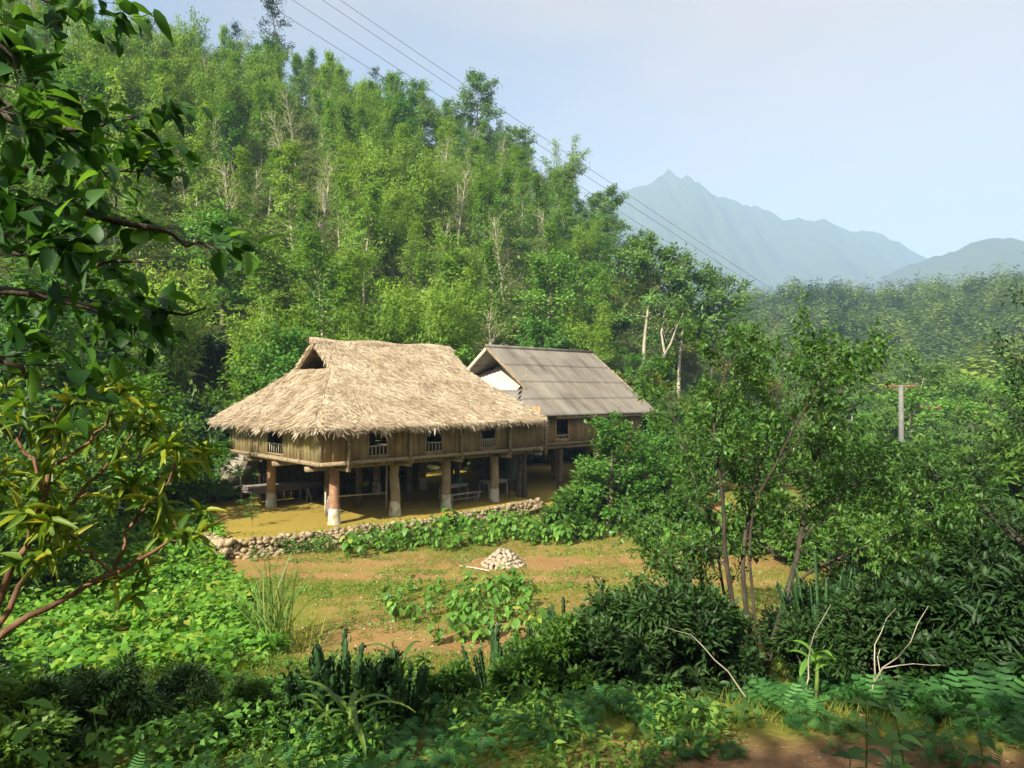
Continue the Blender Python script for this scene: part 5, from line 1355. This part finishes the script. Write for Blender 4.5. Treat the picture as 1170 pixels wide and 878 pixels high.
for i, (px, Y, H, n_, rd, lab) in enumerate(sp_list): spurge((px-585)/800*Y, Y, H, int(n_*(1.7 if n_ > 15 else 1.3)), rd, lab, 300+i)
# ---- leafy bushes of the front hedge
def bush(px, Y, s, which, label, hs=1.):
    x = (px-585)/800*Y; o = inst(BQ[which], (x, Y, ground(x, Y)-.05), random.random()*6, (s, s, s*hs)); o['label'] = label; o['category'] = 'bush'; o['group'] = 'leafy bushes of the front hedge'; return o
for a in [(640, 9.3, .8, 2, 'bright-tipped bush beside the candelabra spurge'), (690, 9.6, .9, 0, 'dense bush in the left half of the front hedge'), (735, 9.4, .95, 1, 'long-leaved bush under the tallest spurge'),
          (785, 9.7, 1.05, 0, 'dark bush left of the front tree foot'), (820, 10.9, .8, 1, 'dark long-leaved bush close behind the front tree foot'),
          (930, 9.6, .75, 1, 'low dark bush right of the front tree foot'), (985, 9.5, .95, 0, 'dense dark bush in the right half of the hedge'), (1040, 9.3, 1.1, 0, 'broad dark bush before the right-hand spurge'),
          (1100, 9.6, 1.25, 0, 'big dark bush below the edge tree'), (1160, 9.2, 1.3, 1, 'dark bush cut by the right edge of the view'), (1150, 12.0, 1.5, 0, 'tall dark bush behind the edge tree trunk'),
          (1085, 12.5, 1.45, 2, 'greener bush behind the right-hand spurge'), (1020, 12.8, 1.2, 2, 'mid green bush behind the hedge, under the long side branch'), (760, 12.4, .9, 2, 'green bush at the garden side of the hedge'),
          (700, 11.8, .8, 1, 'long-leaved bush at the garden side of the hedge, farther left'), (960, 11.9, 1.1, 0, 'dark bush between spurge columns right of the tree'),
          (40, 6.4, .55, 0, 'dark bush at the lower left corner'), (-30, 6.0, .75, 2, 'leafy bush cut by the left edge at the bottom'), (120, 7.0, .5, 1, 'dark long-leaved bush below the vine field'), (215, 7.6, .42, 0, 'small dark bush between vine field and spurge'),
          (-40, 9.6, .7, 0, 'shaded bush at the left edge below the red-stemmed shrub'), (290, 7.2, .4, 2, 'small green bush before the left spurge clump'), (520, 8.2, .45, 2, 'small green bush left of the candelabra spurge foot'), (600, 8.5, .55, 2, 'pale green bush with broad leaves low in the hedge')]:
    bush(*a)
# ---- strap-leaved plants
def strap(px, Y, n, L, W, label, seed, up=.0, mat='agave', s=1.):
    rg = np.random.default_rng(seed); x = (px-585)/800*Y; root = empty('strap_leaved_plant', (x, Y, ground(x, Y)+up), 0, label, 'plant'); m = MB(); lb = LB()
    m.tube(np.array([(0,0,-up-.05),(.02,0,0),(.03,0,.3)]), [.03,.025,.012], 6); m.build('stalk', M['stem'], root)
    for i in range(n):
        a = i*2.5+rg.random()*.5; e = .75+.55*rg.random(); l_ = L*(.7+.5*rg.random()); bp = branch_pts(rg, (0,0,.1+.2*i/n), (math.cos(a)*math.cos(e), math.sin(a)*math.cos(e), math.sin(e)), l_, 9, -.22, .02)
        sd_ = np.array((-math.sin(a), math.cos(a), 0)); w_ = W*np.sin(np.linspace(.5, PI-.02, 10))**.6
        V = np.concatenate([bp+sd_*w_[:, None]+np.array((0,0,.012)), bp, bp-sd_*w_[:, None]+np.array((0,0,.012))]); k = np.arange(9); lb.add(V, [np.stack([k, k+1, k+11, k+10], 1), np.stack([k+10, k+11, k+21, k+20], 1)], np.full(30, rg.random()))
    lb.build('leaves', M[mat], root); return root
strap(398, 6.5, 8, .62, .030, 'strap-leaved plant with one tall bright blade, lowest in the middle', 400, .25)
strap(372, 6.9, 7, .45, .022, 'smaller strap-leaved plant left of the bright one', 401, .1)
strap(458, 7.6, 7, .5, .026, 'strap-leaved plant with arching yellow-green tips at the dirt edge', 402, .35)
strap(430, 6.5, 6, .4, .016, 'thin-leaved plant at the bottom edge, right of the bright blade', 403, .0)
strap(930, 8.5, 8, .38, .045, 'broad-leaved plant with pale green leaves before the dark hedge', 404, .35, 'taro')
# ---- ferny ground cover on the bank
T_FERN = None
def fern_T():
    V = []; Q = []
    for i in range(7):
        x = .1+.12*i; w_ = .30*math.sin(PI*(.18+.75*i/7)); b = len(V)
        V += [(x, 0, -.25*x*x), (x+.05, w_, -.25*x*x-.02), (x+.10, w_*.95, -.25*x*x-.02), (x+.07, 0, -.25*x*x), (x+.05, -w_, -.25*x*x-.02), (x+.10, -w_*.95, -.25*x*x-.02)]
        Q += [(b, b+3, b+2, b+1), (b, b+4, b+5, b+3)]
    return (np.array(V, float), [np.array(Q)])
T_FERN = fern_T()
def f_cov(rg, N):
    Y = rg.uniform(5.6, 10.2, N); x = rg.uniform(-3.2, 9.5, N); yp = 6.15+.13*(x-2)+.35*np.sin(x*.8); c = fbm(x/.8, Y/.8, 3, 62)
    ok = (Y > yp+.02+.8*(c-.5)-.2*(x < .5)) | (Y < yp-1.2); ok &= c > .36; px = 585+800*x/Y; ok &= ~((px > 430) & (px < 560) & (Y > 8.6)); ok &= Y < 8.2+.25*np.maximum(x, 0)+.5*(c-.3); return x[ok], Y[ok]
cloud_on_ground('fern_cover', 26000, f_cov, 'cover', .13, .13, .18, T_FERN, 'low dark green ferny ground cover along the dirt path', 'ground cover', 1.3, seed=63, clumpy=.9)
cloud_on_ground('bank_weeds', 30000, lambda rg, N: (lambda Y, x: (x[(fbm(x/.9, Y/.9, 3, 64) > .42) & ~((x > -2.2) & (x < .1) & (Y > 9.5))], Y[(fbm(x/.9, Y/.9, 3, 64) > .42) & ~((x > -2.2) & (x < .1) & (Y > 9.5))]))(rg.uniform(5, 12.4, N), rg.uniform(-9, 2.2, N)), 'undergrowth', .10, .04, .28, T_BENT, 'mixed weeds over the shaded near bank', 'weeds', .7, seed=65, clumpy=.8)
grassy('bank_grass', 24000, lambda rg, N: (rg.uniform(-7, 9, N), rg.uniform(7.2, 13.2, N)), .22, .008, 'grass', 'longer thin grass on the near bank', 66, .8)
rg = np.random.default_rng(71)
def fern_plant(px, Y, s, label, seed):
    rg = np.random.default_rng(seed); x = (px-585)/800*Y; root = empty('fern', (x, Y, ground(x, Y)), 0, label, 'fern'); lb = LB(); K = 26; a = rg.random(K)*6.28; d = np.stack([np.cos(a), np.sin(a), .5+rg.random(K)*.7], 1); P = np.stack([np.cos(a)*.03, np.sin(a)*.03, 0*a], 1)
    lb.leaves(T_FERN, P, d, np.tile((0,0,1.), (K, 1)), s*(.7+.5*rg.random(K)), s*.7, rg); lb.build('fronds', M['cover'], root); return root
for i, (px, Y, s, lab) in enumerate([(1015, 7.9, .6, 'fern with long fronds at the foot of the dark hedge'), (1085, 7.7, .65, 'fern near the path, before the edge bushes'), (1140, 7.6, .7, 'fern at the right edge above the dirt path'), (900, 7.9, .5, 'small fern left of the pale dead twigs'), (720, 8.2, .5, 'small fern under the middle of the hedge'), (480, 7.9, .5, 'small fern right of the strap-leaved plants'), (1050, 8.4, .6, 'fern in the deep shade of the hedge')]):
    fern_plant(px, Y, s, lab, 500+i)
dt = empty('dead_branch', at(960, 780, 8.4), 0, 'bare grey dead twigs lying against the dark hedge', 'branch'); dt.location.z = ground(dt.location.x, dt.location.y)
m = MB(); rg = np.random.default_rng(72)
for i in range(7): m.tube(branch_pts(rg, (rg.normal()*.5, rg.normal()*.2, 0), (rg.normal()*.7, rg.normal()*.3, 1), .9+rg.random()*.8, 7, -.05, .22), np.linspace(.012, .003, 8), 5, cap=False)
m.build('twigs', M['palebark'], dt)

# ---- red-stemmed shrub on the left with long leaves
b = np.array((-3.35, 4.1, 2.75))
def lst(l, Y): return PX(l, Y)
limb_tree('red_stemmed_shrub', 'shrub with reddish stems and long yellow-tinged leaves at the left edge', [
    ([b]+lst([(-20,735,0),(20,650,0),(55,560,.0),(66,500,.1),(60,465,.1)], 4.2), .03, .008),
    ([b]+lst([(-15,738,0),(60,690,.1),(130,655,.2),(200,618,.3),(262,590,.4)], 4.2), .028, .006),
    ([b]+lst([(-10,730,0),(40,640,.2),(85,570,.3),(130,520,.4),(165,480,.5)], 4.3), .024, .006),
    (lst([(55,560,.0),(20,500,.0),(-30,470,0)], 4.2), .014, .005),
    (lst([(66,530,.1),(110,500,.2),(125,470,.2)], 4.2), .012, .005),
    (lst([(130,655,.2),(150,600,.3),(190,550,.4),(215,500,.5)], 4.3), .014, .005),
    (lst([(130,655,.2),(90,620,.1),(75,600,0)], 4.2), .012, .005),
    (lst([(85,570,.3),(150,560,.4),(205,540,.5)], 4.4), .012, .004),
    (lst([(-10,640,.1),(0,600,.2),(-20,540,.2)], 4.3), .014, .005)],
    'mangoleaf', 'redbark', 210, nb=4, blen=.30, twl=.14, ntw=3, nleaf=8, LL=.155, LW=.042, T=T_LONG, q0=.35, whorl=True, cat='shrub', droop=.0)
# ---- big tree left of the camera whose boughs hang into the picture
tr0 = np.array((-5.7, 2.7, 2.3))
bt = [([tr0, tr0+np.array((.1,.1,2)), tr0+np.array((.3,.3,4)), tr0+np.array((.2,.6,6.5)), tr0+np.array((-.3,.4,9))], .26, .05)]
def bough(l, Y, r0=.022, r1=.004, start=None): bt.append((([tr0+np.array((.15,.2,start))] if start else [])+lst(l, Y), r0, r1))
bough([(-60,215,0),(40,240,0),(130,252,.1),(200,268,.2),(245,285,.2)], 3.0, .035, .005, 2.4)
bough([(-80,330,0),(20,330,0),(90,352,.1),(160,360,.2),(235,352,.3)], 3.3, .03, .005, 2.2)
bough([(-80,120,0),(0,130,0),(60,150,.1),(110,140,.2),(150,135,.3)], 3.4, .03, .005, 2.8)
bough([(-60,215,0),(20,190,.3),(90,205,.5),(150,190,.6),(205,215,.6)], 3.3, .018, .004)
bough([(-80,20,0),(-10,40,0),(20,80,0)], 2.9, .03, .005, 3.2)
bough([(-60,-20,0),(10,-10,0),(60,0,0)], 3.1, .02, .005)
bough([(-80,400,0),(-10,410,0),(40,430,.1),(70,450,.1)], 3.0, .022, .004, 2.0)
bough([(-40,280,0),(30,290,-.2),(100,300,-.3),(170,300,-.3)], 3.1, .018, .004)
bough([(-60,60,0),(-20,100,-.1),(15,130,-.2)], 2.8, .02, .004)
bough([(-40,180,.2),(20,250,.3),(60,300,.4),(95,375,.5)], 3.4, .016, .004)
limb_tree('overhanging_tree', 'big shady tree whose dark leafy boughs hang in from the left edge', bt, 'branchleaf', 'darkbark', 220, nb=5, blen=.36, twl=.22, ntw=4, nleaf=5, LL=.115, LW=.072, T=T_LEAF, q0=.22, up=.0, spread=.02, droop=.12)
# young broad-leaved seedlings close to the camera, bottom corners
def seedling(px, py, Y, h, n, L, label, seed, mat='branchleaf'):
    rg = np.random.default_rng(seed); p = at(px, py, Y); g_ = ground(p[0], p[1]); root = empty('seedling', (p[0], p[1], g_), 0, label, 'seedling'); m = MB(); lb = LB(); H = p[2]-g_
    tp = branch_pts(rg, (0,0,-.03), (rg.normal()*.06, rg.normal()*.06, 1), H, 8, .0, .05); m.tube(tp, np.linspace(.009, .003, 9), 5); m.build('stem', M['stem'], root)
    for i in range(n):
        c_ = tp[max(2, 8-i//2)]; a = i*2.4; d = np.array([[math.cos(a), math.sin(a), .15]]); lb.leaves(T_LEAF, c_[None], d, np.array([[0,0,1.]]), L*(.6+.5*rg.random()), L*.55, rg)
    lb.build('leaves', M[mat], root); return root
seedling(1045, 770, 3.6, .5, 9, .14, 'tall seedling with round leaves at the lower right', 600, 'taro'); seedling(985, 800, 3.7, .4, 7, .14, 'seedling left of the tall one, lower right', 601, 'shrub'); seedling(1120, 815, 3.7, .4, 10, .12, 'small dark seedling near the lower right corner', 602)
seedling(60, 790, 3.6, .4, 7, .13, 'pale broad-leaved seedling at the lower left edge', 603, 'taro'); seedling(125, 815, 3.8, .4, 8, .12, 'second broad-leaved seedling at the lower left', 604, 'shrub'); seedling(950, 850, 3.4, .3, 8, .13, 'low seedling at the bottom edge, lower right', 605); seedling(1010, 850, 3.2, .3, 7, .12, 'short seedling at the bottom edge under the tall one', 606, 'shrub')

# ---- tall trees behind the photographer that shade the bank
P_high = tree_proto('shade_tree', 85, 11, .22, .6, 20, lambda f: 3.4*math.sin(PI*(.2+.65*f)), lambda f: 5+45*f, -.02, 8, .42, 16, .4, .42, .26, lmat='leafy', bmat='bark')
P_big = [tree_proto('shade_tree', 80+i, 11, .24, .22, 24, lambda f: 3.9*math.sin(PI*(.2+.65*f)), lambda f: 8+50*f, -.02, 8, .42, 16, .4, .42, .26, lmat='leafy', bmat='bark') for i in range(2)]
for i, (x, y, s) in enumerate([(-13, -5, .78), (-16.5, -5, .8), (-6, -7.5, .75), (-1.5, -5, .78), (3.5, -5.8, .88), (7.5, -4.0, .85), (-20, -4.5, .8), (12, -4.5, .85), (-3.5, -10, .9), (-11, -10, .95), (2, -10, 1.2)]):
    o = inst(P_high if x < -12 else P_big[i % 2], (x, y, ground(x, y)), random.random()*6, s); o['category'] = 'tree'; o['group'] = 'shade trees behind the viewpoint'; o['label'] = 'tall leafy shade tree behind the viewpoint, '+ORD[i]+' of the group'
for px, Y, sc2, lab in ((1042, 64, .62, 'leafy tree hiding the left wall of the red-roofed house'), (1072, 63, .60, 'leafy tree hiding the door of the red-roofed house'), (1100, 66, .85, 'leafy tree right of the red-roofed house')):
    placed(P_lea[1], px, 500, Y, sc2, lab)
# pebbles, clods and fallen leaves on the bare soil
rg = np.random.default_rng(91); m = MB()
for i in range(1500):
    Y = rg.uniform(6, 23); x = rg.uniform(-6, 8); u, v = xy2uv(x, Y)
    if v > wall_v(u)-.1 and u > -4: continue
    s_ = rg.uniform(.008, .032)*(1.3 if Y > 12 else .8); V, F_ = stone_mesh(rg, (x, Y, ground(x, Y)), (s_*1.3, s_, s_*.7)); m.add(V, F_, rg.random())
tag(m.build('gravel', M['stone']), 'scattered pebbles and clods on the bare soil', 'gravel', kind='stuff')
rg = np.random.default_rng(92); K = 5200; Y = rg.uniform(5.6, 27, K); x = rg.uniform(-7, 11, K); P = np.stack([x, Y, gz(x, Y)+.012], 1); lb = LB(); d = rdir(rg, K); d[:, 2] *= .15
lb.leaves(T_BENT, P, d, nrmz(rdir(rg, K)*.3+np.array((0,0,1.))), .06*(.5+rg.random(K)), .03, rg)
M['litter'] = solid('dry_leaf', [(0,(.12,.07,.03)),(.5,(.28,.18,.08)),(1,(.45,.34,.18))], 3, use_rnd=.8)
tag(lb.build('leaf_litter', M['litter']), 'dry fallen leaves scattered over the garden soil and path', 'leaf litter', kind='stuff')
# green hedge bushes closing the gap between front hedge and garden
for a in [(705, 13.6, .85, 2, 'light green bush on the garden side, left of the front tree stems'), (765, 14.4, .75, 2, 'light green bush on the garden side, just left of the thin stems'), (915, 13.4, .7, 2, 'light green bush seen right of the leaning stem'),
          (975, 14.0, 1.15, 2, 'light green bush behind the right-hand spurge, garden side'), (1045, 15.2, 1.4, 2, 'large light green bush behind the hedge, right side'), (1120, 15.0, 1.6, 2, 'large light green bush behind the edge tree'), (1175, 17.0, 1.7, 2, 'light green bush cut by the right edge, behind the hedge')]:
    bush(*a)
placed(P_shr[2], 672, 590, 27.5, 1.0, 'light green bush in front of the first posts of the sheet-roofed house', 'shrub', 1.15)
placed(P_shr[1], 722, 590, 28.5, 1.15, 'wide green bush before the middle of the sheet-roofed house', 'shrub', 1.2)
def f_weed(rg, N):
    Y = rg.uniform(11.0, 24.5, N); x = rg.uniform(-7.5, 9, N); u, v = xy2uv(x, Y); c = .65*fbm(x/1.6, Y/1.1, 3, 157)+.35*fbm(x/.3, Y/.3, 2, 158)
    ok = (v < wall_v(u)-.3) & (c > .47); return x[ok], Y[ok]
cloud_on_ground('garden_weeds', 42000, f_weed, 'taro', .07, .045, .10, T_BENT, 'low creeping weeds in loose patches over the garden clearing', 'weeds', 1.2, seed=159, clumpy=.9)
cloud_on_ground('corner_weeds', 15000, lambda rg, N: (rg.uniform(-7.5, -1.2, N), rg.uniform(6.2, 10.5, N)), 'taro', .09, .05, .26, T_BENT, 'thick soft green weeds in the lower left of the near bank', 'weeds', .8, seed=171, clumpy=.9)
finish_labels()
# ================================================================== RENDER
sc.render.engine = 'CYCLES'
cy = sc.cycles
cy.use_denoising = True
try: cy.denoiser = 'OPENIMAGEDENOISE'
except Exception: pass
cy.max_bounces = 5; cy.diffuse_bounces = 3; cy.glossy_bounces = 2; cy.transmission_bounces = 3; cy.transparent_max_bounces = 4; cy.volume_bounces = 0
cy.use_adaptive_sampling = False; cy.caustics_reflective = False; cy.caustics_refractive = False
cy.sample_clamp_indirect = 6
vs = sc.view_settings; vs.view_transform = 'Standard'; vs.look = 'None'; vs.exposure = 1.55; vs.gamma = 1; vs.use_curve_mapping = False
